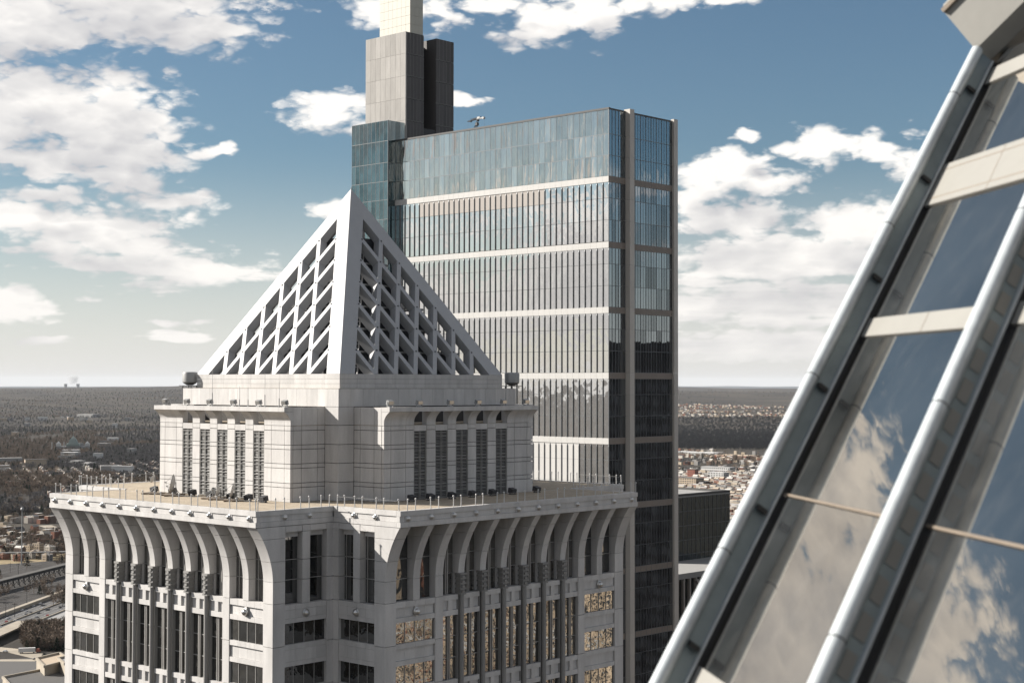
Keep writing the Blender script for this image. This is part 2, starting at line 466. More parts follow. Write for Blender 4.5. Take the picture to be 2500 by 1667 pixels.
def main_face(F):
    gl = S - .72
    DG = DARKL if F is FL else DARKGL
    for s in (-1, 1):
        a, b = (14.92, N) if s > 0 else (-N, -14.92)
        rib_blocks(F, a + .0, b, 21.62, -18.63)
        zs = [-18.63, -22.3, -26.05, -29.8, -33.55, -37.4]
        for z1, z0 in zip(zs[:-1], zs[1:]):
            F.piece('pier_block', STONE, tower, a, b, 21.62, S, z0 + G, z1 - G)
        rib_blocks(F, s * 12.5 - .4, s * 12.5 + .4, gl - .1, -18.63)
        rib_blocks(F, s * 9.73 - .47, s * 9.73 + .47, gl - .1, -18.63)
        for z1, z0 in zip(zs[:-1], zs[1:]):
            F.piece('pier_block', STONE, tower, s * 9.73 - .47, s * 9.73 + .47, gl - .1, S + .01, z0 + G, z1 - G)
        # end bays: spandrels of twelve panels, strips of four panes
        t0, t1 = (10.21, 14.91) if s > 0 else (-14.91, -10.21)
        sp = [(-18.63, -19.15, -19.98, FLOORS[0][0])] + [(FLOORS[i][1], FLOORS[i][1] - .45, FLOORS[i + 1][0] + .42, FLOORS[i + 1][0]) for i in range(3)] + [(-33.45, -33.9, -34.9, -35.3)]
        for i, (za, zb, zc, zd_) in enumerate(sp):
            w = (t1 - t0) / 4
            for j in range(4):
                F.piece('spandrel_panel', STONE, tower, t0 + j * w, t0 + j * w + w, gl - .1, S - .03, zb, za, .009)
                F.piece('spandrel_panel', STONE, tower, t0 + j * w + .06 * (j == 0), t0 + j * w + w - .06 * (j == 3), gl - .1, S - .17, zc, zb, .009)
                F.piece('spandrel_panel', STONE, tower, t0 + j * w, t0 + j * w + w, gl - .1, S - .03, zd_, zc, .009)
            if i == 0:
                F.piece('lamp_stem', STONE, tower, s * 12.5 - .16, s * 12.5 + .16, gl, S - .02, zc, zb)
                dome_at(F, s * 12.5, S - .02, -19.62, 1.2)
        for za, zb in FLOORS:
            w = (t1 - t0) / 4
            for j in range(4):
                F.piece('window_pane', DG, tower, t0 + j * w, t0 + j * w + w, gl - .12, S - .20, zb, za, .005)
                if j: F.piece('mullion', MULL, tower, t0 + j * w - .03, t0 + j * w + .03, gl, S - .15, zb, za)
        # tall slots above
        for ta, tb in ((s * 10.21, s * 12.1), (s * 12.9, s * 14.91)):
            ta, tb = min(ta, tb), max(ta, tb)
            for za, zb in ((-16.77, -18.6), (-15.05, -16.77), (-13.0, -15.05)):
                F.piece('slot_pane', SLOTGL, tower, ta, tb, gl - .1, gl - .02, zb, za, .02)
            F.piece('mullion', MULL, tower, ta + .45, ta + .51, gl - .05, gl + .04, -18.6, -12.9)
            for z in (-16.77, -15.05): F.piece('mullion', MULL, tower, ta, tb, gl - .05, gl + .02, z - .03, z + .03)
            F.piece('lintel', STONE, tower, ta, tb, gl - .1, gl + .06, -13.0, -12.08)
    # seven central bays between six columns
    ts = [-9.73] + [-6.95 + 2.78 * i for i in range(6)] + [9.73]
    for t in ts[1:-1]:
        rib_blocks(F, t - .38, t + .38, gl - .1, -16.77)
        m = F.p(t, S - .02, -18.72)
        o = link('capital', CAP, tower, m); rot = math.atan2(*(reversed((Vector(F.p(0, 1, 0)) - Vector(F.p(0, 0, 0)))[:2]))) - math.pi / 2
        o.rotation_euler = (0, 0, rot)
        o = link('column', COLM, tower, F.p(t, S - .02, -38.72)); o.rotation_euler = (0, 0, rot)
        for z in (-22.3, -26.05, -29.8):
            q = link('column_ring', RING, tower, F.p(t, S - .02, z)); q.rotation_euler = (0, 0, rot)
        F.piece('rib_side', STONE, tower, t - .37, t + .37, gl - .1, gl + .2, -18.6, -16.8)
    for i in range(7):
        a = ts[i] + (.47 if i == 0 else .365); b = ts[i + 1] - (.47 if i == 6 else .365); c = (a + b) / 2
        for za, zb in ((-16.77, -18.6), (-15.05, -16.77), (-13.0, -15.05)):
            for ta, tb in ((a, c), (c, b)):
                F.piece('slot_pane', DG, tower, ta, tb, gl - .1, gl - .02, zb, za, .02)
        for z in (-16.77, -15.05): F.piece('mullion', MULL, tower, a, b, gl - .05, gl + .02, z - .03, z + .03)
        F.piece('lintel', STONE, tower, a, b, gl - .1, gl + .06, -13.0, -12.08)
        for d in (-.11, .11): F.piece('mullion_post', MULL, tower, c + d - .05, c + d + .05, gl - .03, gl + .2, -18.62, -12.9)
        for zt, zb2, zend in ((-18.63, -20.45, -26.1), (-26.1, -27.92, -33.6)):
            F.piece('frieze_panel', STONE, tower, a, b, gl - .1, S - .05, zt - .46, zt, .01)
            F.piece('frieze_panel', STONE, tower, a, b, gl - .1, S - .05, zb2, zt - 1.34, .01)
            F.piece('frieze_panel', STONE, tower, c - .24, c + .24, gl - .1, S - .05, zt - 1.34, zt - .46, -.004)
            F.piece('frieze_field', STONE, tower, a, c - .24, gl - .1, S - .22, zt - 1.34, zt - .46, .012)
            F.piece('frieze_field', STONE, tower, c + .24, b, gl - .1, S - .22, zt - 1.34, zt - .46, .012)
            z3 = [zb2, zb2 - 1.85, zb2 - 3.75, zend]
            for k in range(3):
                for ta, tb in ((a, c), (c, b)):
                    F.piece('tall_pane', DG, tower, ta, tb, gl - .1, S - .36, z3[k + 1], z3[k], .006)
                if k: F.piece('mullion', MULL, tower, a, b, gl - .05, S - .33, z3[k] - .035, z3[k] + .035)
            for d in (-.11, .11): F.piece('mullion_post', MULL, tower, c + d - .05, c + d + .05, gl - .03, S - .22, zend, zb2)

def notch_face(F, s):
    """re-entrant corner: s = +1 when it lies to the right of face F"""
    W = lambda a, b: (min(s * a, s * b), max(s * a, s * b))
    gl = N - .66
    zs = [-12.62, -15.05, -16.77, -18.83, -22.3, -26.05, -29.8, -33.55, -37.4]
    for (a, b), o1, zz in ((W(N + .0, 16.93), N, zs), (W(18.85, 19.70), N - .01, zs[:4]), (W(21.60, 21.66), N - .004, zs)):
        for z1, z0 in zip(zz[:-1], zz[1:]):
            F.piece('notch_block', STONE, tower, a, b, gl - .15, o1, z0 + G, z1 - G)
    for a, b in (W(16.95, 18.83), W(19.72, 21.58)):
        F.piece('lintel', STONE, tower, a, b, gl - .1, N - .03, -12.62, -12.08, .012)
        F.piece('lintel', STONE, tower, a, b, gl - .1, gl + .12, -13.1, -12.64)
        for za, zb in ((-16.77, -18.8), (-15.05, -16.77), (-13.1, -15.05)):
            F.piece('slot_pane', SLOTGL, tower, a, b, gl - .1, gl - .02, zb, za, .02)
        for z in (-16.77, -15.05): F.piece('mullion', MULL, tower, a, b, gl - .05, gl + .03, z - .03, z + .03)
        F.piece('mullion', MULL, tower, a + .28, a + .34, gl - .05, gl + .05, -18.8, -13.1)
    a, b = W(16.95, 21.58)
    F.piece('lintel', STONE, tower, *W(N - .3, 16.93), gl - .1, N - .006, -12.62, -12.08)
    F.piece('lintel', STONE, tower, *W(18.85, 19.70), gl - .1, N - .012, -12.62, -12.08, .012)
    for i, (za, zb) in enumerate([(-18.83, FLOORS[0][0])] + [(FLOORS[k][1], FLOORS[k + 1][0]) for k in range(3)]):
        w = (b - a) / 4
        for j in range(4):
            for z1, z0 in ((za, za - .45), (za - .45, zb + .4), (zb + .4, zb)):
                F.piece('notch_panel', STONE, tower, a + j * w, a + j * w + w, gl - .1, N - .035, z0, z1, .008)
        if i == 0: dome_at(F, s * 19.28, N - .03, -19.68, 1.2)
    for za, zb in FLOORS:
        w = (b - a) / 4
        for j in range(4):
            F.piece('notch_pane', DARKL, tower, a + j * w, a + j * w + w, gl - .05, gl + .35, zb, za, .005)
            if j: F.piece('mullion', MULL, tower, a + j * w - .03, a + j * w + .03, gl + .3, gl + .39, zb, za)

main_face(FL); main_face(FR)
notch_face(FL, 1); notch_face(FR, -1)

# parapet: three courses of panels with a lamp over every rib, all the way round
mb = MB(); plus(mb, P - .42, N - .3, -12.06, -10.72); mb.build('roof_slab', STONE, tower)
mb = MB(); plus(mb, P - .30, N - .2, -10.718, -10.69); mb.build('roof_deck', TAN, tower)
LT = [-15.29 + 2.78 * i for i in range(12)]
def parapet(F, t0, t1, o, joints, lamps, inner, fine=True):
    cuts = [t0] + joints + [t1]
    for a, b in zip(cuts[:-1], cuts[1:]):
        for z0, z1, d in ((-11.10, -10.65, 0), (-11.60, -11.10, .09), (-12.05, -11.60, 0)):
            F.piece('parapet_panel', STONE, tower, a, b, o - inner, o - d, z0, z1, .007)
    for t in lamps:
        F.piece('lamp_plate', STONE, tower, t - .36, t + .36, o - .3, o - .045, -11.59, -11.11)
        dome_at(F, t, o - .05, -11.33, .82)
for F, vis in ((FL, 1), (FR, 1), (FF, 0), (FB, 0)):
    parapet(F, -N, N, P, LT if vis else [], LT if vis else [], .5)
    for s in (-1, 1):
        a, b = sorted((s * N, s * (P - .51)))
        near = (F is FL and s > 0) or (F is FR and s < 0)
        lj = [s * 18.9, s * 21.65] if near else []
        parapet(F, a, b, N, sorted(lj), lj, .35)
for F, s in ((FL, 1), (FR, -1)):                          # plain beam over the notch windows
    for a, b in ((N, 18.85), (18.85, 21.6), (21.6, S + .3)):
        a, b = sorted((s * a, s * b))

# safety posts in pairs along the edge, wire between
post = MB(); post.tube((0, 0, 0), (0, 0, .92), .045, 8); post.lathe([(.0, -.085), (.06, -.06), (.085, 0), (.06, .06), (.0, .085)], (0.03, 0, .97), (0, 0, 1), 10)
POST = post.mesh('rail_post', STEEL, True)
wire = MB()
def posts(F, ts_, o):
    for t in ts_:
        q = link('rail_post', POST, tower, F.p(t, o, -10.67)); q.rotation_euler = (R(rnd.uniform(-1.5, 1.5)), R(rnd.uniform(-1.5, 1.5)), rnd.uniform(0, 6))
    wire.tube(F.p(ts_[0], o, -9.82), F.p(ts_[-1], o, -9.82), .008, 4)
for F in (FL, FR):
    posts(F, [q + d for q in LT for d in (0, .95)][:-1] + [16.05], P - .12)
for F in (FF, FB): posts(F, [q + d for q in LT for d in (0, .95)], P - .12)
for F, s in ((FL, 1), (FR, -1), (FL, -1), (FR, 1)):
    posts(F, sorted(s * q for q in (16.6, 17.55, 18.9, 19.85, 21.65, 22.6, 24.5)), N - .12)
wire.build('guard_wire', STEEL, tower)

# penthouse: four wings round a square core
mb = MB(); plus(mb, SW - .16, RN - .12, -10.7, -3.82); mb.build('penthouse_core', JOINT, tower)
mb = MB(); mb.box(-Q + .1, Q - .1, -Q + .1, Q - .1, EYE - 10.7, EYE - .36); mb.build('core_block', JOINT, tower)
ROWS = [-10.69, -9.37, -8.96, -7.62, -7.21, -5.89, -5.49, -4.18, -3.73]
LV = [0, 2.75, -2.75, 5.55, -5.55]
def pcove(z):
    s = max(0., min(1., (z + 3.42) / (3.42 - 2.45)))
    return SW + (RC - SW) * s ** 2.0
def grille():
    m = MB()
    for x in (-.78, -.09, .05, .74): m.box(x, x + .04, -.14, .03, 0, 6.3)
    k = 0; z = .06
    while z < 6.25:
        m.box(-.78, .78, -.12, .02, z, z + .05); k += 1
        z += (.30, .62, .36)[k % 3]
    z = .02
    while z < 6.25:
        for a, b in ((-.74, -.09), (.09, .74)): m.add([(a, -.04, z), (b, -.04, z), (b, -.16, z + .10), (a, -.16, z + .10)], [(0, 1, 2, 3)])
        z += .14
    return m.mesh('grille', LOUV)
GRILLE = grille()
def wing(F, full=True):
    cols = [(-RN, -9.30), (-9.30, -7.42), (-7.42, -6.36), (6.36, 7.42), (7.42, 9.30), (9.30, RN)] + [(-4.74, -3.56), (-1.95, -.81), (.81, 1.95), (3.56, 4.74)]
    rows = ROWS if full else [ROWS[0], ROWS[-1]]
    for a, b in cols:
        for z0, z1 in zip(rows[:-1], rows[1:]):
            F.piece('wall_panel', STONE, tower, a, b, SW - .3, SW, z0, z1, .026)
        edges = [a, b] if full else [a, b]
        for ta, tb in zip(edges[:-1], edges[1:]):            # curved cornice block above each pier
            zs = [-3.72 + (3.72 - 2.47) * i / 9 for i in range(10)]
            m = MB(); F.prof(m, ta + .012, tb - .012, [(pcove(z), z) for z in zs] + [(SW - .62, zs[-1]), (SW - .62, zs[0])])
            m.build('cornice_block', STONE, tower)
    bands = [-RN, -9.30, -7.42, -6.36, -4.74, -3.56, -1.95, -.81, .81, 1.95, 3.56, 4.74, 6.36, 7.42, 9.30, RN]
    for a, b in zip(bands[:-1], bands[1:]):
        F.piece('cornice_fascia', STONE, tower, a, b, RC - 1.2, RC, -2.46, -2.04, .008)
    for c in LV:
        F.piece('wall_panel', STONE, tower, c - .80, c + .80, SW - .3, SW - .012, -4.30, -3.73, .012)
        o = F.piece('louver', LOUVB, tower, c - .80, c + .80, SW - .5, SW - .2, -10.66, -4.31)
        q = link('grille', GRILLE, o, Vector(F.p(c, SW - .06, -10.66)) - Vector(o.location))
        q.rotation_euler = (0, 0, {'L': math.pi / 2, 'R': math.pi, 'F': 0, 'B': -math.pi / 2}[F.k] )
    # flank walls of the wing
    for s in (-1, 1):
        cs = [(Q, 12.95), (12.95, 14.05 + .8), (14.85, SW - .31)]
        for a, b in cs:
            a, b = sorted((s * a, s * b))
            for z0, z1 in zip(rows[:-1], rows[1:]):
                F.piece('flank_panel', STONE, tower, a, b, RN - .3, RN, z0, z1, .026)
            F.piece('flank_panel', STONE, tower, a, b, RN - .3, RN, -3.73, -2.04, .026)
        a, b = sorted((s * (SW - .63), s * (SW - .31)))
        a2, b2 = sorted((s * RN, s * Q))
        qr = [-10.69, -8.96, -7.21, -5.49, -3.73, -2.02] if full else [-10.69, -2.02]
        for z0, z1 in zip(qr[:-1], qr[1:]): F.piece('core_panel', STONE, tower, a2, b2, Q - .3, Q, z0, z1, .026)
for F in (FL, FR, FF, FB): wing(F, F in (FL, FR))
mb = MB()
for F in (FL, FR, FF, FB): F.box(mb, -RN + .05, RN - .05, Q - .05, SW - .65, -3.9, -3.6)
mb.build('wing_roof', TAN, tower)

# square storey and plinth under the pyramid
for F in (FL, FR, FF, FB):
    n = 16; w = 2 * Q / n
    for i in range(n):
        F.piece('attic_panel', STONE, tower, -Q + i * w, -Q + i * w + w, Q - .4 if 0 < i < n - 1 else Q - .4, Q, -2.02, -.36, .010)
    n = 10; w = 2 * PB / n
    for i in range(n):
        for z0, z1 in ((-.34, .12), (.12, .56), (.56, 1.04)):
            F.piece('plinth_panel', STONE, tower, -PB + i * w, -PB + i * w + w, PB - .4, PB, z0, z1, .009)
mb = MB(); mb.box(-Q + .3, Q - .3, -Q + .3, Q - .3, EYE - .37, EYE - .345); mb.build('attic_roof', TAN, tower)
mb = MB(); mb.box(-PB + .3, PB - .3, -PB + .3, PB - .3, EYE - .34, EYE + .9); mb.build('pyramid_floor', JOINT, tower)

# pyramid of crossing ribs
ZB, ZA = 1.05, 20.26
def pyramid_face(F):
    A, B, Tp = Vector(F.p(-PB, PB, ZB)), Vector(F.p(PB, PB, ZB)), Vector(F.p(0, 0, ZA))
    nrm = (B - A).cross(Tp - A).normalized()
    if nrm.dot(Vector(F.p(0, 1, 0)) - Vector(F.p(0, 0, 0))) < 0: nrm.negate()
    br, per, rw = .085, .1186, .0125
    depth = .95
    def pt(s, h): return A.lerp(B, s) + (Tp - A.lerp(B, .5)) * h      # h: height fraction, s: base fraction at h = 0 measured along the base
    def onA(s, h): return A.lerp(B, s) + (Tp - A) * h                  # from base point s, parallel to the left hip
    def onB(s, h): return A.lerp(B, s) + (Tp - B) * h
    def plate(name, poly, d, off=0.0):
        m = MB(); m.prism([p + nrm * off for p in poly], -nrm * d); return m.build(name, PYR, tower)
    def hip(poly, off):
        m = MB(); dn = Vector((0, 0, -2.4))
        front = [p + nrm * off for p in poly]
        back = [(p + dn if p is Tp else p - nrm * depth * .9) for p in poly]
        if sum((front[i].cross(front[(i + 1) % 4]) for i in range(4)), Vector()).dot(nrm) < 0: front.reverse(); back.reverse()
        m.add(front + back, [(0, 1, 2, 3), (7, 6, 5, 4)] + [(i, i + 4, (i + 1) % 4 + 4, (i + 1) % 4) for i in range(4)])
        m.build('hip_plate', PYR, tower)
    hip([A, onA(br, 0), onA(br, 1 - br - 0.0), Tp], 0.0)
    hip([B, Tp, onB(1 - br, 1 - br), onB(1 - br, 0)], -.004)
    for k in range(1, 7):
        s = br + per * k
        # parallel to the left hip: from base point s up to the right border
        h1 = (1 - br) - s
        plate('lattice_rib', [onA(s - rw, 0), onA(s + rw, 0), onA(s + rw, h1 - rw), onA(s - rw, h1 + rw)], depth, -.010)
        h2 = s - br
        plate('lattice_rib', [onB(s - rw, 0), onB(s + rw, 0), onB(s + rw, h2 + rw), onB(s - rw, h2 - rw)], depth, -.016)
    # bolt heads where ribs cross
    mb = MB()
    for i in range(0, 8):
        for j in range(0, 8):
            sA, sB = br + per * i, br + per * j               # left-hip line from sA meets right-hip line from sB
            h = sB - sA
            if h <= 0.01: continue
            if (i == 0 and j == 7): continue
            p = onA(sA, h) + nrm * .0
            mb.tube(p - nrm * .02, p + nrm * .05, .085, 8)
    tagged(mb.build('node_bolts', DARK, tower), kind='stuff')
    # inner steel frame: horizontals and braces behind the ribs
    inn = 1.4
    C0 = Vector(F.p(0, 0, 3.0))
    lo = [(ZA - ZB) * per * k for k in range(7)]
    for k in range(0, 7):
        h = per * k + .03
        L_, R_ = onA(br, h) - nrm * inn, onB(1 - br, h) - nrm * inn
        m = MB(); m.tube(L_, R_, .095, 6); m.build('inner_strut', STEEL, tower)
        if k < 6:
            h2_ = h + per * .5
            m = MB(); m.tube(onA(br, h2_) - nrm * (inn + .7), onB(1 - br, h2_) - nrm * (inn + .7), .06, 5); m.build('inner_strut', STEEL, tower)
    for k in range(0, 7):
        s = br + per * (k + .5)
        h1 = (1 - br) - s; h2 = s - br
        m = MB(); m.tube(onA(s, 0) - nrm * inn, onA(s, h1) - nrm * inn, .075, 6); m.build('inner_strut', STEEL, tower)
        m = MB(); m.tube(onB(s, 0) - nrm * (inn + .16), onB(s, h2) - nrm * (inn + .16), .075, 6); m.build('inner_strut', STEEL, tower)
for F in (FL, FR, FF, FB): pyramid_face(F)
mb = MB(); mb.lathe([(.10, -.2), (.04, .02), (.03, .15), (.0, .2)], (0, 0, EYE + ZA), (0, 0, 1), 8); mb.build('finial', GREYM, tower)
mb = MB()
mb.box(-7.6, 7.6, -7.6, 7.6, EYE + .9, EYE + 3.4); mb.box(-5.4, 5.4, -5.4, 5.4, EYE + 3.4, EYE + 7.2); mb.box(-3.2, 3.2, -3.2, 3.2, EYE + 7.2, EYE + 11.0); mb.box(-2.0, 2.0, -2.0, 2.0, EYE + 11.0, EYE + 15.0)
mb.build('dark_infill', DARK, tower)  # stepped mass added inside so the lattice openings look dark

# ------------------------------------------------------------------ the glass tower behind
gt = empty('glass_tower', (19.976, 320.0, 0), TH)
tagged(gt, 'tall blue-grey glass office tower with white bands and stepped grey core towers', 'tower')
SKYGL = glass('mirror_facade_glass', (.05, .055, .06), .70, (.94, .92, .90), .030, .6, vst=.5, pv=.12)
SIDEGL = glass('side_facade_glass', (.010, .011, .012), .24, (.80, .85, .90), .014, .5, vst=.4, pv=.35)
STOPGL = glass('side_top_glass', (.03, .04, .042), .30, (.78, .88, .94), .02, .5, vst=.3, transp=.5, tcol=(.5, .58, .58))
TOPGL = glass('atrium_glass', (.12, .13, .125), .46, (1.0, .94, .88), .10, .8, vst=.16, pv=.24, transp=.72, tcol=(.70, .76, .74))
TEALGL = glass('teal_facade_glass', (.016, .032, .036), .13, (.78, .92, .95), .03, .5, vst=.3, pv=.35)
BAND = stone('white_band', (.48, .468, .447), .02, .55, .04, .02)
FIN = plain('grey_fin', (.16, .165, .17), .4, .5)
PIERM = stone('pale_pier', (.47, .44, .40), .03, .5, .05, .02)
SIDEB = stone('shaded_side_band', (.22, .19, .165), .03, .6, .05, .03)  # band colour darkened for the side that lies in shade
VENT = stone('beige_panel', (.34, .31, .282), .03, .6, .05, .03)
CORE = stone('grey_core_panel', (.33, .315, .295), .10, .8, .16, .10)
CORED = stone('dark_core_mesh', (.085, .080, .078), .14, .6, .1, .15)
CORES = plain('core_strip', (.17, .165, .16), .6)
LANT = stone('lantern_panel', (.45, .435, .375), .02, .5, .03, .02)
COPE = plain('roof_coping', (.06, .058, .056), .6)
FLOORM = plain('interior_floor', (.42, .40, .37), .8)
CURT = plain('interior_curtain', (.75, .74, .69), .9, var=.12, scale=.7)
def gp(name, mat, x0, x1, y0, y1, z0, z1, gap=0.0, axes=''):
    gx, gy, gz = (gap if 'x' in axes else 0), (gap if 'y' in axes else 0), (gap if 'z' in axes else 0)
    return piece(name, mat, gt, x0 + gx, x1 - gx, y0 + gy, y1 - gy, z0 + gz + EYE, z1 - gz + EYE)
BW, NB = 1.611, 40
BANDS = [43.25, 29.64, 16.16, 2.61, -10.88, -24.4, -37.9, -51.4, -64.9, -78.4]
def rows_below(zb):
    b = zb - 1.25
    return [b, b - 3.3, b - 7.8, b - 12.25]
# body behind the glass
mb = MB()
mb.box(.45, 22.6, .45, 64.4, 0, EYE + 42.6)
mb.box(-1.9, 22.6, 64.6, 77.0, 0, EYE + 57.0)
mb.build('tower_body', DARK, gt)
mb = MB(); mb.box(.3, 22.8, .3, 64.4, EYE + 56.9, EYE + 57.05); mb.build('roof', COPE, gt)
tilt = lambda o, a=.12: setattr(o, 'rotation_euler', (R(rnd.uniform(-a, a)), R(rnd.uniform(-a, a)), R(rnd.uniform(-a, a))))
# top three storeys: clear atrium glass
for z0, z1 in ((43.3, 47.6), (47.6, 52.0), (52.0, 57.1)):
    for i in range(NB):
        tilt(gp('glass_pane', TOPGL, .06, .10, i * BW, i * BW + BW, z0, z1, .02, 'yz'), .1)
    mb = MB(); mb.box(.02, .16, 0, 64.4, EYE + z1 - .05, EYE + z1 + .05)
    mb.build('transom', FIN, gt)
mb = MB()
for i in range(NB + 1): mb.box(.03, .14, i * BW - .025, i * BW + .025, EYE + 43.3, EYE + 57.1)
tagged(mb.build('thin_mullions', FIN, gt), kind='stuff')
for z in (43.1, 47.45, 51.85):
    mb = MB(); mb.box(.5, 21.9, .5, 64.2, EYE + z, EYE + z + .4); mb.build('floor_slab', FLOORM, gt)
mb = MB(); mb.box(9.5, 10.0, .6, 64.2, EYE + 43.4, EYE + 56.8); mb.build('atrium_wall', CURT, gt)
for i in range(30):                                        # hangings and rooms seen through the top glass
    y = 3 + i * 2.05 + rnd.uniform(-.5, .5)
    if rnd.random() < .62:
        z = rnd.choice((43.5, 47.9, 52.3))
        gp('curtain', CURT, rnd.uniform(.8, 3.5), rnd.uniform(3.6, 4.2), y, y + rnd.uniform(.4, 1.5), z, z + rnd.uniform(2.2, 3.9))
for i in range(8):
    mb = MB(); mb.tube((3.2, 4 + i * 8.05, EYE + 43.4), (3.2, 4 + i * 8.05, EYE + 56.9), .35, 10); mb.build('atrium_column', STEEL, gt, True)
gp('coping', COPE, -.05, .5, -.05, 64.4, 57.1, 57.5)
# main facade
rest = MB(); n_pane = 120
for bi, zb in enumerate(BANDS):
    vis = bi < 5
    for i in range(NB):
        y0, y1 = i * BW, i * BW + BW
        if vis: gp('band_panel', BAND, -.10, .4, y0, y1, zb - 1.25, zb, .012, 'y')
    if not vis: gp('band_strip', BAND, -.10, .4, 0, 64.4, zb - 1.25, zb)
    rw = rows_below(zb)
    for k in range(3):
        for i in range(NB):
            y0, y1 = i * BW, i * BW + BW
            solid = (bi == 0 and k == 0 and 17.6 < y0 + .8 < 56.4) or (bi == 4 and 8 < y0 + .8)
            if solid:
                gp('vent_panel', VENT if bi == 0 else BAND, .02, .35, y0, y1, rw[k + 1], rw[k], .015, 'yz') if vis and n_pane < 900 else None
            elif bi == 0 and n_pane < 232:
                n_pane += 1
                tilt(gp('glass_pane', SKYGL, .10, .15, y0, y1, rw[k + 1], rw[k], .012, 'yz'), .10)
            else:
                a, b = R(rnd.gauss(0, .07)), R(rnd.gauss(0, .07))
                yc, zc, hy, hz = (y0 + y1) / 2, (rw[k] + rw[k + 1]) / 2 + EYE, BW / 2 - .012, (rw[k] - rw[k + 1]) / 2 - .012
                rest.add([(.10 + sy * hy * a + sz * hz * b, yc + sy * hy, zc + sz * hz) for sy, sz in ((-1, -1), (-1, 1), (1, 1), (1, -1))], [(0, 1, 2, 3)])
        if k: gp('transom', FIN, .04, .16, 0, 64.4, rw[k] - .05, rw[k] + .05)
    for i in range(0, NB + 1):
        z1, z0 = rw[0], rw[3]
        if vis:
            key = 'fin%d' % (bi == 0)
            m = BOXES.get(key)
            if m is None:
                f = MB(); H = z1 - z0
                f.prism([(-.13, -.048, 0), (-.13, .048, 0), (.1, .048, 0), (.1, -.048, 0)], (0, 0, H - .45))
                f.add([(-.13, -.048, H - .45), (-.13, .048, H - .45), (.1, .048, H - .45), (.1, -.048, H - .45), (-.02, 0, H + .02), (.1, 0, H + .02)],
                      [(0, 1, 4), (1, 2, 5, 4), (2, 3, 5), (3, 0, 4, 5)])
                m = BOXES[key] = f.mesh('fin', FIN)
            link('fin', m, gt, (0, i * BW, z0 + EYE))
tagged(rest.build('facade_panes', SKYGL, gt), kind='stuff')
# narrow side: glass between two stone piers
ZR = [57.1, 52.0, 47.6] + sorted({round(z, 3) for zb in BANDS for z in [zb] + rows_below(zb)[:3]}, reverse=True)
side = MB(); n_pane = 0
xs_l = [0.02 + 1.08 * i for i in range(6)]; xs_r = [6.97 + 1.84 * i for i in range(9)]
for z1, z0 in zip(ZR[:-1], ZR[1:]):
    band = any(abs(z1 - zb) < .02 for zb in BANDS)
    for xs in (xs_l, xs_r):
        for x0, x1 in zip(xs[:-1], xs[1:]):
            if band: 
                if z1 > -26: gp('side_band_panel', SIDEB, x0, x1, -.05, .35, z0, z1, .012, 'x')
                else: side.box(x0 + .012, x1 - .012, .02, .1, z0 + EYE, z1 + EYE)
            else:
                tilt(gp('side_pane', SIDEGL if z1 < 43.3 else STOPGL, x0, x1, .04, .10, z0, z1, .018, 'xz'), .12)
if side.v: side.build('side_bands', SIDEB, gt)
mb = MB()
for x in xs_l + xs_r: mb.box(x - .045, x + .045, -.03, .12, EYE - 78, EYE + 57.1)
for x in xs_r[:-1]: mb.box(x + .9, x + .94, .0, .12, EYE - 78, EYE + 57.1)
for z in ZR: mb.box(.0, 21.7, -.02, .12, EYE + z - .05, EYE + z + .05)
tagged(mb.build('side_mullions', FIN, gt), kind='stuff')
def stone_pier(x0, x1, y0, y1):
    cuts = [57.75] + [z for z in ZR[1:] if not any(abs(z - (zb - 1.25)) < .05 for zb in BANDS)]
    for z1, z0 in zip(cuts[:-1], cuts[1:]): gp('pier_panel', PIERM, x0, x1, y0, y1, z0, z1, .02, 'z')
stone_pier(5.45, 6.95, -1.25, .3)
stone_pier(21.72, 23.1, -.55, .3)
gp('coping', COPE, .5, 21.7, -.05, .4, 57.1, 57.4)
mb = MB(); mb.box(0, 23.0, 0.3, 64.5, 0, EYE - 80); mb.build('lower_storeys', DARK, gt)
# projecting glass bay on the far left
zs = [61.9, 57.1, 52.0, 47.6, 43.25, 38.7, 33.6, 29.64, 25.1, 20.6, 16.16, 11.6, 7.1, 2.6, -1.9, -6.4, -10.9]
ys = [64.5 + 12.6 / 9 * i for i in range(10)]
for z1, z0 in zip(zs[:-1], zs[1:]):
    for y0, y1 in zip(ys[:-1], ys[1:]): tilt(gp('bay_pane', TEALGL, -2.38, -2.33, y0, y1, z0, z1, .022, 'yz'), .12)
    for x0, x1 in ((-2.3, -1.1), (-1.1, .02), (.02, 1.5), (1.5, 3.0)):
        if x1 < .1 or z1 > 57.2: tilt(gp('bay_side_pane', TEALGL, x0, x1, 64.44, 64.49, z0, z1, .02, 'xz'), .12)
mb = MB(); mb.box(-2.3, 22.6, 64.55, 77.0, EYE + 57.0, EYE + 61.4); mb.build('bay_top', DARK, gt)
mb = MB()
for y in ys: mb.box(-2.42, -2.3, y - .03, y + .03, EYE - 10.9, EYE + 61.9)
for z in zs: mb.box(-2.41, -2.3, 64.5, 77.1, EYE + z - .05, EYE + z + .05)
mb.box(-2.44, -2.2, 64.42, 64.5, EYE - 10.9, EYE + 61.95)
tagged(mb.build('bay_mullions', FIN, gt), kind='stuff')
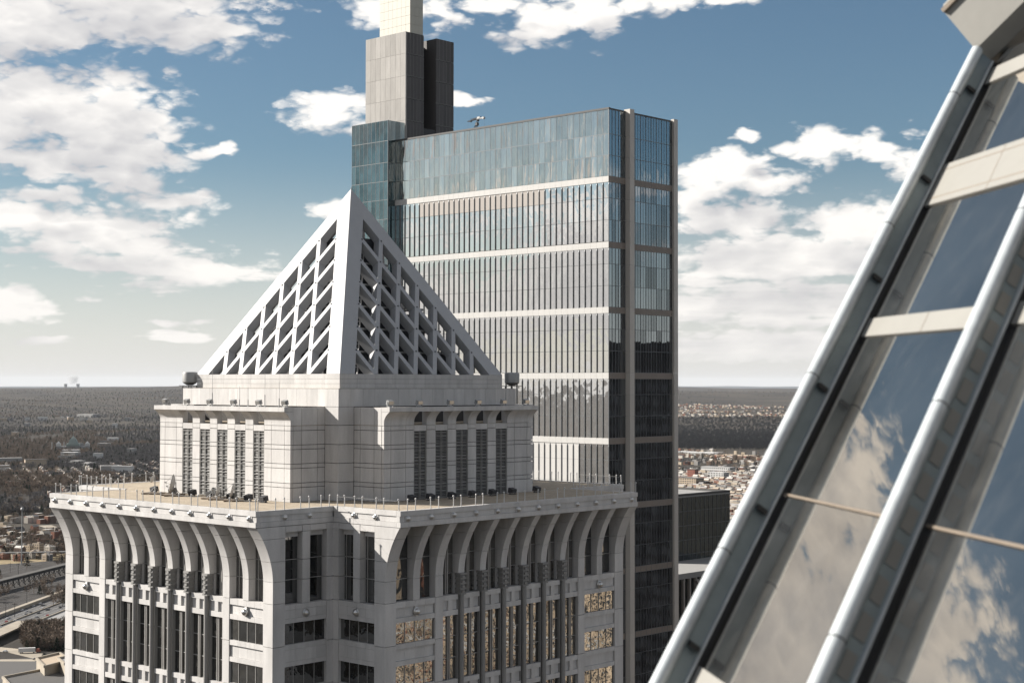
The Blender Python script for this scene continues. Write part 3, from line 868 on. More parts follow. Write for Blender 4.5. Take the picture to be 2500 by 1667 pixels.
# stepped core towers
CZ = [57.0, 62.6, 67.9, 73.2, 78.5, 83.7]
for z0, z1 in zip(CZ[:-1], CZ[1:]):
    for i in range(8): gp('core_panel', CORE, 3.06, 3.5, 64.3 + i * 1.7625, 66.0625 + i * 1.7625, z0, z1, .02, 'yz')
    for X0 in (3.5, 13.15):
        w = (8.95 - 3.5) / 5 if X0 < 5 else 6.0 / 5
        for i in range(5):
            gp('core_mesh_panel', CORED, X0 + i * w, X0 + i * w + w, 64.3, 64.7, z0, z1, .05, 'xz')
            gp('core_strip', CORES, X0 + i * w + w - .10, X0 + i * w + w + .02, 64.27, 64.5, z0 + .2, z1 - .2)
        gp('core_strip', CORES, X0, X0 + 5 * w, 64.26, 64.5, z0 + .02, z0 + .16)
mb = MB(); mb.box(3.4, 8.93, 64.6, 78.3, EYE + 56.5, EYE + 83.6); mb.build('core_body', CORED, gt)
mb = MB(); mb.box(13.17, 19.1, 64.6, 78.3, EYE + 56.5, EYE + 83.6); mb.build('core_body', CORED, gt)
mb = MB(); mb.box(8.9, 13.2, 68.5, 78.0, EYE + 56.5, EYE + 82.0); mb.build('core_slot', DARK, gt)
for i in range(8):
    z0 = 83.7 + i * 2.1
    for j in range(7): gp('lantern_panel', LANT, 4.6, 4.9, 64.45 + j * 1.522, 64.45 + (j + 1) * 1.522, z0, z0 + 2.1, .022, 'yz')
    for j in range(3): gp('lantern_panel', LANT, 4.9 + j * 1.317, 4.9 + (j + 1) * 1.317, 64.45, 64.75, z0, z0 + 2.1, .022, 'xz')
mb = MB(); mb.box(4.85, 8.84, 64.7, 75.1, EYE + 83.5, EYE + 100.4); mb.build('lantern_body', CORES, gt)

# window-cleaning crane on the roof edge
cr = empty('roof_crane', Vector((19.976, 320, EYE + 57.05)) + U * 2.2 + V * 40.4, TH)
cr.scale = (.42, .42, .46)
tagged(cr, 'small dark window-cleaning crane with white boom on the glass tower roof', 'crane')
m = MB(); m.box(-1.1, 1.1, -1.6, 1.6, 0, .8); m.box(-.9, .9, -1.0, 1.9, .8, 1.5); m.build('carriage', DARK, cr)
m = MB()
for sx in (-.45, .45):
    m.tube((sx, 1.2, 1.2), (sx, -1.6, 5.3), .2, 6); m.tube((sx, -.6, 1.2), (sx, -1.4, 5.2), .13, 6)
    m.tube((sx, .3, 2.5), (sx, -1.0, 3.0), .12, 6)
m.box(-.7, .7, -1.7, -.3, 3.0, 4.4); m.build('mast', DARK, cr)
m = MB(); m.lathe([(.8, 5.2), (.8, 5.7)], (0, -1.6, 0)); m.build('slew_ring', DARK, cr, True)
m = MB()
for sx in (-.5, .5): m.tube((sx, -1.2, 6.2), (sx, 5.8, 5.6), .17, 6); m.tube((sx, -1.2, 6.8), (sx, 2.8, 6.4), .12, 6)
for k in range(5): m.tube((-.5, k * 1.3, 6.2), (.5, k * 1.3 + .6, 6.1), .09, 6); m.tube((-.5, k - 1, 6.2), (-.5, k - .5, 6.75), .1, 6)
m.box(-.6, .6, 3.4, 4.0, 5.2, 5.8); m.build('boom', DARK, cr)
m = MB(); m.box(-.55, .55, -6.6, -1.2, 5.95, 6.55); m.box(-.7, .7, -3.6, -1.6, 6.2, 7.1); m.box(-.6, .6, -6.2, -5.4, 5.7, 6.8); m.build('boom_head', GREYM, cr)
m = MB()
for y in (5.7, -6.4): m.tube((0, y, 5.8), (0, y, .2), .03, 4)
m.build('hoist_rope', DARK, cr)

# ------------------------------------------------------------------ sloped glass roof edge close to the viewer
FGL = glass('roof_glass', (.020, .023, .026), .40, (.90, .81, .69), .0016, .8, rough=.012, dust=.035)
RAILM = plain('rail_aluminium', (.54, .575, .585), .36, .25, .09, 6.0, .5)
RAILD = plain('rail_gasket', (.012, .013, .015), .5)
RAILW = plain('rail_web', (.20, .24, .255), .45, .4, .08, 5.0)
CREAM = stone('cream_frame', (.245, .237, .215), .02, .5, .06, .02)
CREAMD = plain('joint_line', (.20, .16, .12), .6)
azh = R(-8.1)
H_ = Vector((math.sin(azh), math.cos(azh), 0))
W_ = U * math.cos(R(46.5)) + Vector((0, 0, math.sin(R(46.5))))
N_ = W_.cross(H_).normalized()
if N_.x > 0: N_.negate()
Q0 = Vector((2.565, 14.0, EYE - .2175))
roof = empty('glass_roof', (0, 0, 0))
roof.location = Q0 + W_ * -4
tagged(roof, 'sloped glass roof edge with silver rails and cream bands in the right foreground', 'glass roof')
base = roof.location.copy()
def fp(a, b, o): return Q0 + H_ * a + W_ * b + N_ * o - base
def slab(name, mat, a0, a1, b0, b1, o0, o1, par=roof, smooth=False):
    m = MB(); m.prism([fp(a0, b0, o0), fp(a1, b0, o0), fp(a1, b1, o0), fp(a0, b1, o0)], N_ * (o1 - o0))
    return m.build(name, mat, par, smooth)
for i, (a0, a1) in enumerate(((0.0, -3.02), (-3.06, -6.1), (-6.14, -9.2))):
    for b0, b1 in ((-4.6, -2.92), (-2.64, -.83), (-.79, 1.12), (1.37, 2.95), (3.61, 4.91), (5.21, 5.5)):
        slab('glass_pane', FGL, a0, a1, b0, b1, -.30, -.25)
slab('frame_back', RAILD, .02, -9.3, -4.6, 5.6, -.50, -.32)
for b0, b1, o in ((2.96, 3.60, -.225), (1.125, 1.365, -.232), (4.92, 5.20, -.228), (-2.92, -2.64, -.232)):
    bd = slab('cream_band', CREAM, .0, -9.2, b0, b1, -.31, o)
    if b1 - b0 > .5:
        for q in (b0 + .10, b1 - .10): slab('band_groove', CREAMD, .0, -9.2, q - .006, q + .006, o, o + .003)
slab('joint_line', CREAMD, -.0, -9.2, -.82, -.80, -.3, -.235)
bolt = MB(); bolt.lathe([(.014, 0), (.014, .008), (.006, .012)], (0, 0, 0), N_, 8); BOLT = bolt.mesh('bolt', RAILD, True)
for k in range(4):
    for b0, b1, o in ((2.96, 3.60, -.2235), (1.125, 1.365, -.2305), (4.92, 5.20, -.2265)):
        slab('band_joint', CREAMD, -1.4 - k * 1.55, -1.408 - k * 1.55, b0, b1, o - .01, o + .001)
def rail(a, slots):
    r = empty('rail'); r.parent = roof
    b0, b1 = -4.6, 5.3
    m = MB(); m.tube(fp(a, b0, 0), fp(a, b1, 0), .062, 20); m.build('tube', RAILM, r, True)
    for k in range(5):
        m = MB(); q0 = -3.7 + k * 2.05 + a * .1; m.tube(fp(a, q0, 0), fp(a, q0 + .012, 0), .0635, 20); m.build('tube_joint', RAILD, r, True)
    slab('web', RAILW, a - .018, a + .018, b0, b1, -.19, -.05, r)
    slab('web_flange', RAILM, a - .05, a + .05, b0, b1, -.21, -.19, r)
    slab('gasket', RAILD, a - .045, a + .045, b0, b1, -.25, -.21, r)
    if slots:
        b = b0 + .05
        while b < b1 - .3:
            slab('slot_light_plate', CREAM, a - .026, a + .026, b, b + .20, -.165, -.075, r)  # pale plates stand for the light showing in the rail's slots
            b += .30
    else:
        k = b0 + .6
        while k < b1:
            slab('clip', RAILD, a - .07, a + .03, k, k + .05, -.17, -.07, r); k += 1.45
rail(0.03, False); rail(-3.04, True); rail(-6.1, True)
# cap beam of the gable
gd = (-V * math.cos(R(38)) + Vector((0, 0, math.sin(R(38))))).normalized()
side_ = gd.cross(Vector((0, 0, 1))).normalized()
if side_.x > 0: side_.negate()
upb = side_.cross(gd)
if upb.z < 0: upb.negate()
c0 = fp(.30, 5.62, .05)
m = MB()
prof = [(-.35, -.42), (.18, -.46), (.30, -.30), (.30, .30), (.12, .46), (-.35, .46)]
m.prism([c0 + side_ * x + upb * y for x, y in prof], gd * 7)
m.build('cap_beam', CREAM, roof)
m = MB(); m.prism([c0 + side_ * x + upb * y for x, y in ((.305, .28), (.34, .28), (.34, .33), (.305, .33))], gd * 7); m.build('cap_trim', CREAMD, roof)

# ------------------------------------------------------------------ land
def hash2(a, b):
    q = math.sin(a * 127.1 + b * 311.7) * 43758.5453
    return q - math.floor(q)
def vnoise(x, y):
    i, j = math.floor(x), math.floor(y); fx, fy = x - i, y - j
    fx, fy = fx * fx * (3 - 2 * fx), fy * fy * (3 - 2 * fy)
    a, b, c, d = hash2(i, j), hash2(i + 1, j), hash2(i, j + 1), hash2(i + 1, j + 1)
    return a + (b - a) * fx + (c - a) * fy + (a - b - c + d) * fx * fy
def sm(a, b, x):
    t = max(0., min(1., (x - a) / (b - a))); return t * t * (3 - 2 * t)
def land_z(x, y):
    d = math.hypot(x, y)
    rise = 128 * sm(6200, 17500, d) + 28 * sm(17000, 27000, d)
    roll = (vnoise(x / 2300 + 5, y / 2300) - .5) * 95 * sm(6500, 11000, d) + (vnoise(x / 700, y / 700 + 9) - .5) * 26 * sm(5600, 9000, d)
    return max(0., rise + roll) if d > 5600 else 0.0

def land_mat():
    m, T, out = new_mat('winter_land')
    pos = T.new('ShaderNodeNewGeometry').outputs['Position']
    a = T.noise(pos, .0016, 6, .6); b = T.noise(pos, .012, 5, .65); c = T.noise(pos, .09, 3, .6)
    col = T.mix(T.mapr(a, .4, .62), (.044, .040, .036, 1), (.072, .062, .050, 1))
    col = T.mix(T.mapr(b, .5, .72), col, (.045, .040, .036, 1))
    col = T.mix(T.mapr(c, .55, .75, 0, .5), col, (.12, .10, .078, 1))
    T.put(out.inputs[0], principled(T, col, .95, spec=.1))
    return m
LAND = land_mat()
rings = [0, 300, 700, 1100, 1500, 2000, 2600, 3200, 4000, 4800, 5600] + [6000 + 450 * i for i in range(30)] + [19500 + 900 * i for i in range(12)] + [31000, 36000, 44000, 60000]
nz = 300
mb = MB()
pts = []
for r in rings:
    for i in range(nz):
        t = 2 * math.pi * i / nz
        x, y = r * math.sin(t), r * math.cos(t)
        pts.append((x, y, land_z(x, y) * (1 - sm(29500, 36000, r))))
fs = []
for k in range(len(rings) - 1):
    for i in range(nz):
        j = (i + 1) % nz
        fs.append((k * nz + i, (k + 1) * nz + i, (k + 1) * nz + j, k * nz + j))
mb.add(pts, fs)
tagged(mb.build('ground', LAND, None, True), kind='structure')
HILL = plain('far_hill', (.10, .11, .12), .95, scale=.0007, var=.1)
for name, rad, h0, amp, seed in (('hills', 52000, 118, 95, 3),):
    m = MB(); n = 420; pr = []
    for i in range(n + 1):
        t = R(-40 + 80 * i / n)
        h = h0 + amp * (vnoise(i / 26. + seed, seed) * .75 + vnoise(i / 7. + seed, 4.) * .25)
        for rr, hh in ((rad - 2500, -5), (rad, h), (rad + 3500, -5)): pr.append((rr * math.sin(t), rr * math.cos(t), hh))
    m.add(pr, [(3 * i + k, 3 * i + k + 1, 3 * i + k + 4, 3 * i + k + 3) for i in range(n) for k in (0, 1)])
    tagged(m.build(name, HILL, None, True), kind='structure')

FPX = 3791.4
def gpt(px, py, h=0.0):
    """ground point (height h) that the eye sees at that place of a 2500 px wide picture"""
    d = fw + rt * ((px - 1250) / FPX) - up * ((py - 833.5) / FPX)
    t = (h - EYE) / d.z
    return Vector((d.x * t, d.y * t, h))

# --- bare winter trees
BARK = plain('winter_twigs', (.138, .108, .084), .95, var=.22, scale=.02, spec=.1)
BARK2 = plain('winter_twigs_shaded', (.019, .020, .022), .95, var=.2, scale=.02, spec=.1)  # twig colour darkened to stand for a cloud's shadow on this wood
PINE = plain('evergreen', (.030, .040, .026), .9, var=.25, scale=.03, spec=.1)
def bare_tree(seed, H=13.0, n=170, mat=BARK, evergreen=False):
    r = random.Random(seed); m = MB()
    m.tube((0, 0, 0), (r.uniform(-.4, .4), r.uniform(-.4, .4), H * .55), .30, 5, .14)
    for k in range(7):
        a = r.uniform(0, 6.28); z0 = H * r.uniform(.25, .5); L = H * r.uniform(.28, .42)
        m.tube((0, 0, z0), (math.cos(a) * L * .75, math.sin(a) * L * .75, z0 + L * .8), .13, 4, .05)
    for k in range(n):
        a = r.uniform(0, 6.28); u_ = r.random() ** .5
        if evergreen:
            z = H * r.uniform(.1, 1.0); rad = (H - z) * .30 * u_
        else:
            z = H * (.30 + .68 * r.random()); w = math.sqrt(max(0.02, 1 - ((z / H - .62) / .42) ** 2)); rad = H * .40 * w * u_
        c = Vector((math.cos(a) * rad, math.sin(a) * rad, z))
        d = Vector((math.cos(a) * r.uniform(.2, 1), math.sin(a) * r.uniform(.2, 1), r.uniform(.1, 1.2))).normalized() * r.uniform(1.0, 2.3)
        s_ = d.orthogonal().normalized(); s_.rotate(Matrix.Rotation(r.uniform(0, 6.28), 3, d)); s_ *= r.uniform(.16, .34) * (2.6 if evergreen else 1.25)
        m.add([c - s_, c + s_, c + d], [(0, 1, 2)])
    return m.mesh('tree', mat)
BARKG = plain('winter_twigs_grey', (.095, .090, .090), .95, var=.2, scale=.02, spec=.1)
gcol = bpy.data.collections.new('grey_tree_kinds')
for k in range(4): gcol.objects.link(bpy.data.objects.new('bare_tree', bare_tree(30 + k, 11 + k, 170, BARKG)))
gcol.objects.link(bpy.data.objects.new('evergreen_tree', bare_tree(39, 12, 190, PINE, True)))
tcol = bpy.data.collections.new('tree_kinds'); pcol = bpy.data.collections.new('shaded_tree_kinds')
for k in range(5):
    o = bpy.data.objects.new('bare_tree', bare_tree(k, 11 + k * .8)); tcol.objects.link(o)
o = bpy.data.objects.new('evergreen_tree', bare_tree(9, 12, 190, PINE, True)); tcol.objects.link(o)
for k in range(4):
    o = bpy.data.objects.new('bare_tree', bare_tree(20 + k, 12 + k * .8, 190, BARK2)); pcol.objects.link(o)

def scatter(name, pts, coll, label, cat, smin=.7, smax=1.3):
    me = bpy.data.meshes.new(name); me.from_pydata([tuple(p) for p in pts], [], [])
    ob = link(name, me)
    g = bpy.data.node_groups.new(name, 'GeometryNodeTree')
    g.interface.new_socket('Geometry', in_out='INPUT', socket_type='NodeSocketGeometry')
    g.interface.new_socket('Geometry', in_out='OUTPUT', socket_type='NodeSocketGeometry')
    gi, go = g.nodes.new('NodeGroupInput'), g.nodes.new('NodeGroupOutput')
    iop = g.nodes.new('GeometryNodeInstanceOnPoints'); ci = g.nodes.new('GeometryNodeCollectionInfo')
    ci.inputs[0].default_value = coll; ci.inputs['Separate Children'].default_value = True; ci.inputs['Reset Children'].default_value = True
    rv = g.nodes.new('FunctionNodeRandomValue'); rv.data_type = 'FLOAT_VECTOR'
    rv.inputs[0].default_value = (0, 0, 0); rv.inputs[1].default_value = (0.06, 0.06, 6.283)
    rs = g.nodes.new('FunctionNodeRandomValue'); rs.data_type = 'FLOAT'
    rs.inputs[2].default_value = smin; rs.inputs[3].default_value = smax
    g.links.new(gi.outputs[0], iop.inputs['Points']); g.links.new(ci.outputs[0], iop.inputs['Instance'])
    iop.inputs['Pick Instance'].default_value = True
    g.links.new(rv.outputs[0], iop.inputs['Rotation']); g.links.new(rs.outputs[1], iop.inputs['Scale'])
    g.links.new(iop.outputs[0], go.inputs[0])
    md = ob.modifiers.new('scatter', 'NODES'); md.node_group = g
    tagged(ob, label, cat, kind='stuff')
    return ob

rt_ = random.Random(11)
near, dark = [], []
def forest_band(az0, az1, d0, d1, dens, store, clear=None):
    d = d0
    while d < d1:
        step = max(9.0, d * d / 420000. )
        w = max(6.5, d / 560.)
        a = az0
        while a < az1:
            aa = R(a) + rt_.uniform(-.5, .5) * w / d; dd = d + rt_.uniform(-.6, .6) * step
            x, y = dd * math.sin(aa), dd * math.cos(aa)
            if rt_.random() < dens(x, y, dd) and not (clear and clear(x, y)):
                store.append((x, y, land_z(x, y) - .3))
            a += math.degrees(w / d)
        d += step * .62
def fd(x, y, d):
    a = vnoise(x / 520., y / 1500. + 3) * .65 + vnoise(x / 160., y / 420.) * .35
    return .06 + .94 * sm(.26, .36, a)
forest_band(-22, -9.5, 4300, 19000, fd, near)
forest_band(-27, -8, 2750, 4300, lambda x, y, d: .22 + .75 * sm(.45, .6, vnoise(x / 160., y / 160.)), near)
forest_band(4.0, 14, 9300, 21000, lambda x, y, d: .8 * sm(.35, .55, vnoise(x / 420., y / 420.)), near)
forest_band(4.0, 14, 5350, 8900, lambda x, y, d: 1.0, dark)
forest_band(4.0, 14, 3900, 5300, lambda x, y, d: .5 * sm(.4, .6, vnoise(x / 150., y / 150.)), near)

# --- low houses in street rows
HM = [plain('house_%s' % n, c, .9, var=.12, scale=.05, spec=.1) for n, c in
      (('brick', (.20, .10, .072)), ('tan', (.40, .33, .25)), ('cream', (.42, .385, .335)), ('grey', (.22, .21, .20)), ('brown', (.14, .10, .08)))]
HR = [plain('house_roof_%s' % n, c, .9, var=.15, scale=.05, spec=.1) for n, c in
      (('white', (.47, .45, .42)), ('grey', (.26, .25, .24)), ('dark', (.085, .08, .078)), ('tan', (.34, .29, .23)))]
WIN = plain('house_window', (.035, .038, .042), .3)
def house_geo(m, mats, x, y, z, w, d, h, gable, ca, sa):
    def q(a, b, c): return (x + a * ca - b * sa, y + a * sa + b * ca, z + c)
    if gable:
        m.add([q(-w/2,-d/2,0), q(w/2,-d/2,0), q(w/2,d/2,0), q(-w/2,d/2,0), q(-w/2,-d/2,h), q(w/2,-d/2,h), q(w/2,d/2,h), q(-w/2,d/2,h), q(0,-d/2,h+w*.35), q(0,d/2,h+w*.35)],
              [(0,1,5,8,4),(1,2,6,5),(2,3,7,9,6),(3,0,4,7),(4,8,9,7),(5,6,9,8)])
        mats += [0, 0, 0, 0, 1, 1]
    else:
        m.add([q(-w/2,-d/2,0), q(w/2,-d/2,0), q(w/2,d/2,0), q(-w/2,d/2,0), q(-w/2,-d/2,h), q(w/2,-d/2,h), q(w/2,d/2,h), q(-w/2,d/2,h)],
              [(0,1,5,4),(1,2,6,5),(2,3,7,6),(3,0,4,7),(4,5,6,7)])
        mats += [0, 0, 0, 0, 1]
KINDS = []
for k in range(14):
    m = MB(); ids = []
    r = random.Random(k + 40)
    w, d, h = r.uniform(5.5, 8), r.uniform(11, 15), r.uniform(7.5, 11.5)
    house_geo(m, ids, 0, 0, 0, w, d, h, r.random() < .18, 1, 0)
    b0 = len(m.f)
    m.box(-w * .3, w * .1, -d * .3, -d * .05, h, h + r.uniform(.8, 2.2)); ids += [0] * 6
    for zz in (1.4, 4.4, 7.2):                              # window rows on the long and the short side
        if zz + 1.4 > h: continue
        for i in range(3):
            yy = -d * .36 + i * d * .30
            m.box(-w/2 - .06, -w/2 + .1, yy, yy + 1.3, zz, zz + 1.5); ids += [2] * 6
        for i in range(2):
            xx = -w * .34 + i * w * .4
            m.box(xx, xx + 1.2, -d/2 - .06, -d/2 + .1, zz, zz + 1.5); ids += [2] * 6
    me = m.mesh('row_house', [HM[k % 5], HR[(k * 3) % 4], WIN]); me.polygons.foreach_set('material_index', ids)
    KINDS.append(me)
far_h = {}
def street_rows(az0, az1, d0, d1, keep, first, label, group, n_first, gap=30., pitch=7.2, rot=TH):
    """rows of houses on the street grid; the nearest are single things, the rest one mass"""
    out = []
    ca, sa = math.cos(rot), math.sin(rot)
    lim = int(d1 / pitch) + 2
    i0 = int(-d1 / gap) - 2
    for i in range(i0, -i0):
        for j in range(-lim, lim):
            lx, ly = i * gap, j * pitch
            x, y = lx * ca - ly * sa, lx * sa + ly * ca
            if y < d0 * .9: continue
            dd = math.hypot(x, y)
            if not (d0 < dd < d1): continue
            a = math.degrees(math.atan2(x, y))
            if a < az0 or a > az1: continue
            if j % 14 == 0 or rnd.random() > keep(x, y, dd): continue
            jt = 6 if first == 'l' else 1
            out.append((dd, x + rnd.uniform(-jt, jt), y + rnd.uniform(-jt, jt)))
    out.sort()
    for k, (dd, x, y) in enumerate(out):
        if k < n_first:
            o = link('row_house', KINDS[rnd.randrange(14)], None, (x, y, 0)); o.rotation_euler = (0, 0, rot + (rnd.choice((0, math.pi / 2)) if first == 'l' else 0) + rnd.uniform(-.05, .05))
            s_ = rnd.uniform(.85, 1.15); o.scale = (1, 1, s_)
            tagged(o, label, 'house', group)
        else:
            hm, hr = rnd.randrange(5), rnd.randrange(4)
            m, ids = far_h.setdefault((first, hm, hr), (MB(), []))
            house_geo(m, ids, x, y, land_z(x, y), rnd.uniform(5.5, 9), rnd.uniform(10, 16), rnd.uniform(6.5, 12), rnd.random() < .25, ca, sa)
    return out
rr1 = street_rows(4.6, 12.6, 2350, 3850, lambda x, y, d: .95 * sm(.12, .3, vnoise(x / 120., y / 120.)), 'r', 'small flat-roofed row house in the dense blocks right of the glass tower', 'row houses right of the glass tower', 150)
rr2 = street_rows(4.6, 12.6, 3850, 5200, lambda x, y, d: .30 * sm(.4, .6, vnoise(x / 150., y / 150.)), 'q', '', '', 0)
rr3 = street_rows(4.0, 13.5, 9000, 13500, lambda x, y, d: .42 * sm(.3, .55, vnoise(x / 600., y / 600.)), 's', '', '', 0, 75., 20.)
rl1 = street_rows(-22, -16.2, 2030, 2650, lambda x, y, d: .62 * sm(.25, .45, vnoise(x / 90., y / 90.)), 'l', 'small row house among bare trees above the rail yard', 'row houses above the rail yard', 90, 27., 9.5, R(-28))
rl2 = street_rows(-24, -10, 2950, 4400, lambda x, y, d: .55 * sm(.38, .55, vnoise(x / 170., y / 170.)), 'm', '', '', 0, 38., 8.0, R(20))
by_area = {}
for (ar, hm, hr), (m, ids) in far_h.items():
    me = m.mesh('distant_houses', [HM[hm], HR[hr]]); me.polygons.foreach_set('material_index', ids)
    lab = {'r': 'mass of small row houses filling the blocks', 'q': 'scattered houses in front of the dark wood', 's': 'far suburb of small houses under the horizon', 'm': 'scattered houses among winter trees on the left'}[ar] if ar in 'rqsm' else 'more row houses among trees'
    tagged(link('distant_houses', me), lab, 'houses', kind='stuff')

# --- larger buildings out there
def block(name, label, cat, px0, px1, py_top, py_base, depth, wall, roof_m, rot=TH, floors=0, bays=0, winm=WIN, extra=None, dist=None):
    """a building whose visible front spans px0..px1, standing on the ground at py_base"""
    c = gpt((px0 + px1) / 2, py_base)
    if dist: 
        c = Vector((c.x, c.y, 0)).normalized() * dist; 
    d = math.hypot(c.x, c.y)
    w = (px1 - px0) / FPX * d * 1.1; top = EYE - (py_top - 940) / FPX * d
    h = max(4.0, top)
    o = empty(name, (c.x, c.y, 0), rot); tagged(o, label, cat)
    m = MB(); m.box(-w / 2, w / 2, 0, depth, 0, h); m.build('wall', wall, o)
    m = MB(); m.box(-w / 2 - .3, w / 2 + .3, -.3, depth + .3, h, h + max(.5, h * .02)); m.build('roof', roof_m, o)
    if floors:
        fh = h / floors; bw = w / bays
        for i in range(floors):
            for j in range(bays):
                if floors * bays <= 90:
                    piece('window', winm, o, -w / 2 + j * bw + bw * .2, -w / 2 + j * bw + bw * .8, -.15, .2, i * fh + fh * .3, i * fh + fh * .78)
        m = MB()
        nb = max(2, int(depth / bw))
        for i in range(floors):
            for sx in (-1, 1): m.box(sx * w / 2 - .15, sx * w / 2 + .15, depth * .05, depth * .95, i * fh + fh * .3, i * fh + fh * .75)
        m.build('side_windows', winm, o)
    return o, w, h, depth
WHITE = plain('white_render', (.50, .49, .475), .8); TANB = plain('tan_concrete', (.40, .32, .235), .85); BRICK = plain('red_brick', (.24, .085, .055), .9)
GREYC = plain('grey_concrete', (.27, .265, .255), .9); SLATE = plain('slate_slab', (.085, .09, .10), .8); COPPER = plain('green_copper', (.22, .26, .235), .7)
DRF = plain('dark_roofing', (.09, .085, .08), .9)
RZ = R(-42.6)
block('hospital', 'long dark slab building at the edge of the far wood', 'building', 1672, 1735, 1010, 1028, 40, SLATE, DRF, RZ, 6, 12)
b, w, h, dp = block('hospital_wing', 'paler block joined to the dark slab beside the glass tower', 'building', 1653, 1671, 1012, 1028, 40, GREYC, DRF, RZ, 6, 4)
block('depot', 'long low depot with bright white roof before the dark wood', 'building', 1630, 1746, 1102, 1114, 60, GREYC, WHITE, RZ)
block('warehouse', 'low round-cornered hall with tan roof right of the white depot', 'building', 1738, 1824, 1109, 1120, 70, BRICK, TANB, RZ)
block('loft_building', 'long pale framed loft building with rows of tall windows', 'building', 1708, 1784, 1137, 1158, 25, WHITE, GREYC, RZ, 3, 14)
b, w, h, dp = block('tan_block', 'tan concrete block with ribbon windows beside the glass tower edge', 'building', 1640, 1702, 1164, 1187, 30, TANB, DRF, RZ, 4, 10)
block('brick_tower', 'red brick tower behind the tan concrete block', 'building', 1677, 1697, 1143, 1172, 14, BRICK, DRF, RZ, 5, 4)
block('white_block', 'white cubic apartment block above the row houses', 'building', 1726, 1768, 1150, 1174, 22, WHITE, WHITE, RZ, 5, 6)
block('low_shed', 'low lit shed with brown front right of the white block', 'building', 1785, 1822, 1161, 1172, 24, BRICK, TANB, RZ)
b, w, h, dp = block('apartment_slab', 'grey apartment slab with even window rows, half behind the silver rail', 'building', 1750, 1815, 1276, 1500, 16, GREYC, DRF, RZ, 16, 5, dist=1050)
# left side
block('villa_block', 'flat dark-fronted building among winter trees, far left', 'building', 141, 179, 1016, 1026, 60, SLATE, WHITE, R(-35), 3, 8)
block('long_hall', 'long pale hall just beyond the dark-fronted building', 'building', 181, 232, 1010, 1024, 60, GREYC, GREYC, R(-35))
for i, (a, b_, t_, e_, mm) in enumerate(((99, 114, 1127, 1133, 0), (120, 138, 1126, 1135, 1), (140, 166, 1122, 1134, 0), (168, 194, 1119, 1138, 2), (196, 218, 1124, 1139, 0), (219, 240, 1126, 1138, 1))):
    block('school_wing', ('leftmost low white', 'pale pinkish', 'wide white', 'tallest grey-white', 'white windowed', 'rightmost tan')[i] + ' building of the cluster below the domed hall', 'building', a, b_, t_, e_, 26, (WHITE, TANB, GREYC)[mm], (WHITE, GREYC)[i % 2], R(-35), 3, 6)
block('brick_mill', 'dark brick mill with pale end at the far left', 'building', 8, 36, 1165, 1187, 30, BRICK, DRF, R(-35), 4, 6)
rv = random.Random(77)
for k in range(26):
    px, py = rv.uniform(0, 350), rv.uniform(985, 1165)
    d_ = 834000. / (py - 940)
    q = gpt(px, py); hz_ = land_z(q.x, q.y)
    w_, h_, dp_ = rv.uniform(18, 60), rv.uniform(7, 16), rv.uniform(14, 30)
    dir_ = Vector((q.x, q.y, 0)).normalized(); dist_ = min(math.hypot(q.x, q.y), 9000.)
    q = dir_ * dist_; hz_ = land_z(q.x, q.y)
    o = empty('hillside_building', (q.x, q.y, hz_), R(rv.uniform(-20, 30)))
    tagged(o, 'small pale building half hidden among the winter woods on the left', 'building', 'pale buildings in the woods')
    m = MB(); m.box(-w_ / 2, w_ / 2, 0, dp_, -3, h_ + 6); m.build('wall', (WHITE, GREYC, TANB, GREYC)[k % 4], o)
    m = MB(); m.box(-w_ / 2 - .4, w_ / 2 + .4, -.4, dp_ + .4, h_ + 6, h_ + 7); m.build('roof', (WHITE, DRF, GREYC)[k % 3], o)
# domed hall in the park
c = gpt(178, 1101); dh = empty('domed_hall', c, R(10)); tagged(dh, 'park hall with tall green glass dome and corner pavilions', 'hall')
m = MB(); m.box(-52, 52, -8, 26, 0, 17); m.build('wall', GREYC, dh)
m = MB(); m.box(-20, 20, -12, 30, 17, 25); m.build('dome_base', COPPER, dh)
m = MB(); m.lathe([(21, 25), (19.5, 29), (15, 37), (9, 43), (3.5, 47), (1.2, 50), (.8, 56), (.0, 58)], (0, 9, 0), (0, 0, 1), 4); m.build('dome', COPPER, dh)
for x in (-46, 46): m = MB(); m.box(x - 7, x + 7, -10, 8, 17, 26); m.lathe([(7, 26), (4, 30), (.0, 33)], (x, -1, 0), (0, 0, 1), 4); m.build('pavilion', WHITE, dh)
for x in (-62, -24): m = MB(); m.lathe([(2.0, 0), (1.7, 28), (2.6, 29), (.2, 32)], (x, -40, 0), (0, 0, 1), 8); m.build('monument_column', GREYC, dh)
# power station on the horizon
c = gpt(175, 953); c = Vector((c.x, c.y, 0)).normalized() * 40000
for i, dx in enumerate((-110, 110)):
    m = MB(); m.lathe([(62, 0), (45, 60), (38, 110), (40, 150), (43, 172)], (0, 0, 0), (0, 0, 1), 20)
    o = m.build('cooling_tower', GREYC, None, True, (c.x + dx * 1.4, c.y, 60)); tagged(o, ('left', 'right')[i] + ' of two tiny cooling towers on the horizon', 'cooling tower')
sm_, T, out = new_mat('steam')
pv = T.new('ShaderNodeVolumePrincipled'); pv.inputs['Color'].default_value = (1, 1, 1, 1); pv.inputs['Density'].default_value = .006
T.l.new(pv.outputs[0], out.inputs['Volume'])
m = MB(); r = random.Random(5)
m.lathe([(.0, 175), (60, 180), (85, 215), (120, 255), (105, 290), (150, 330), (110, 365), (60, 390), (.0, 398)], (c.x, c.y, 60), (.12, 0, 1), 14)
m.v = [(x + r.uniform(-18, 18), y + r.uniform(-18, 18), z + r.uniform(-10, 10)) for x, y, z in m.v]
tagged(m.build('steam', sm_, None, True), 'white steam over the cooling towers', 'steam', kind='stuff')

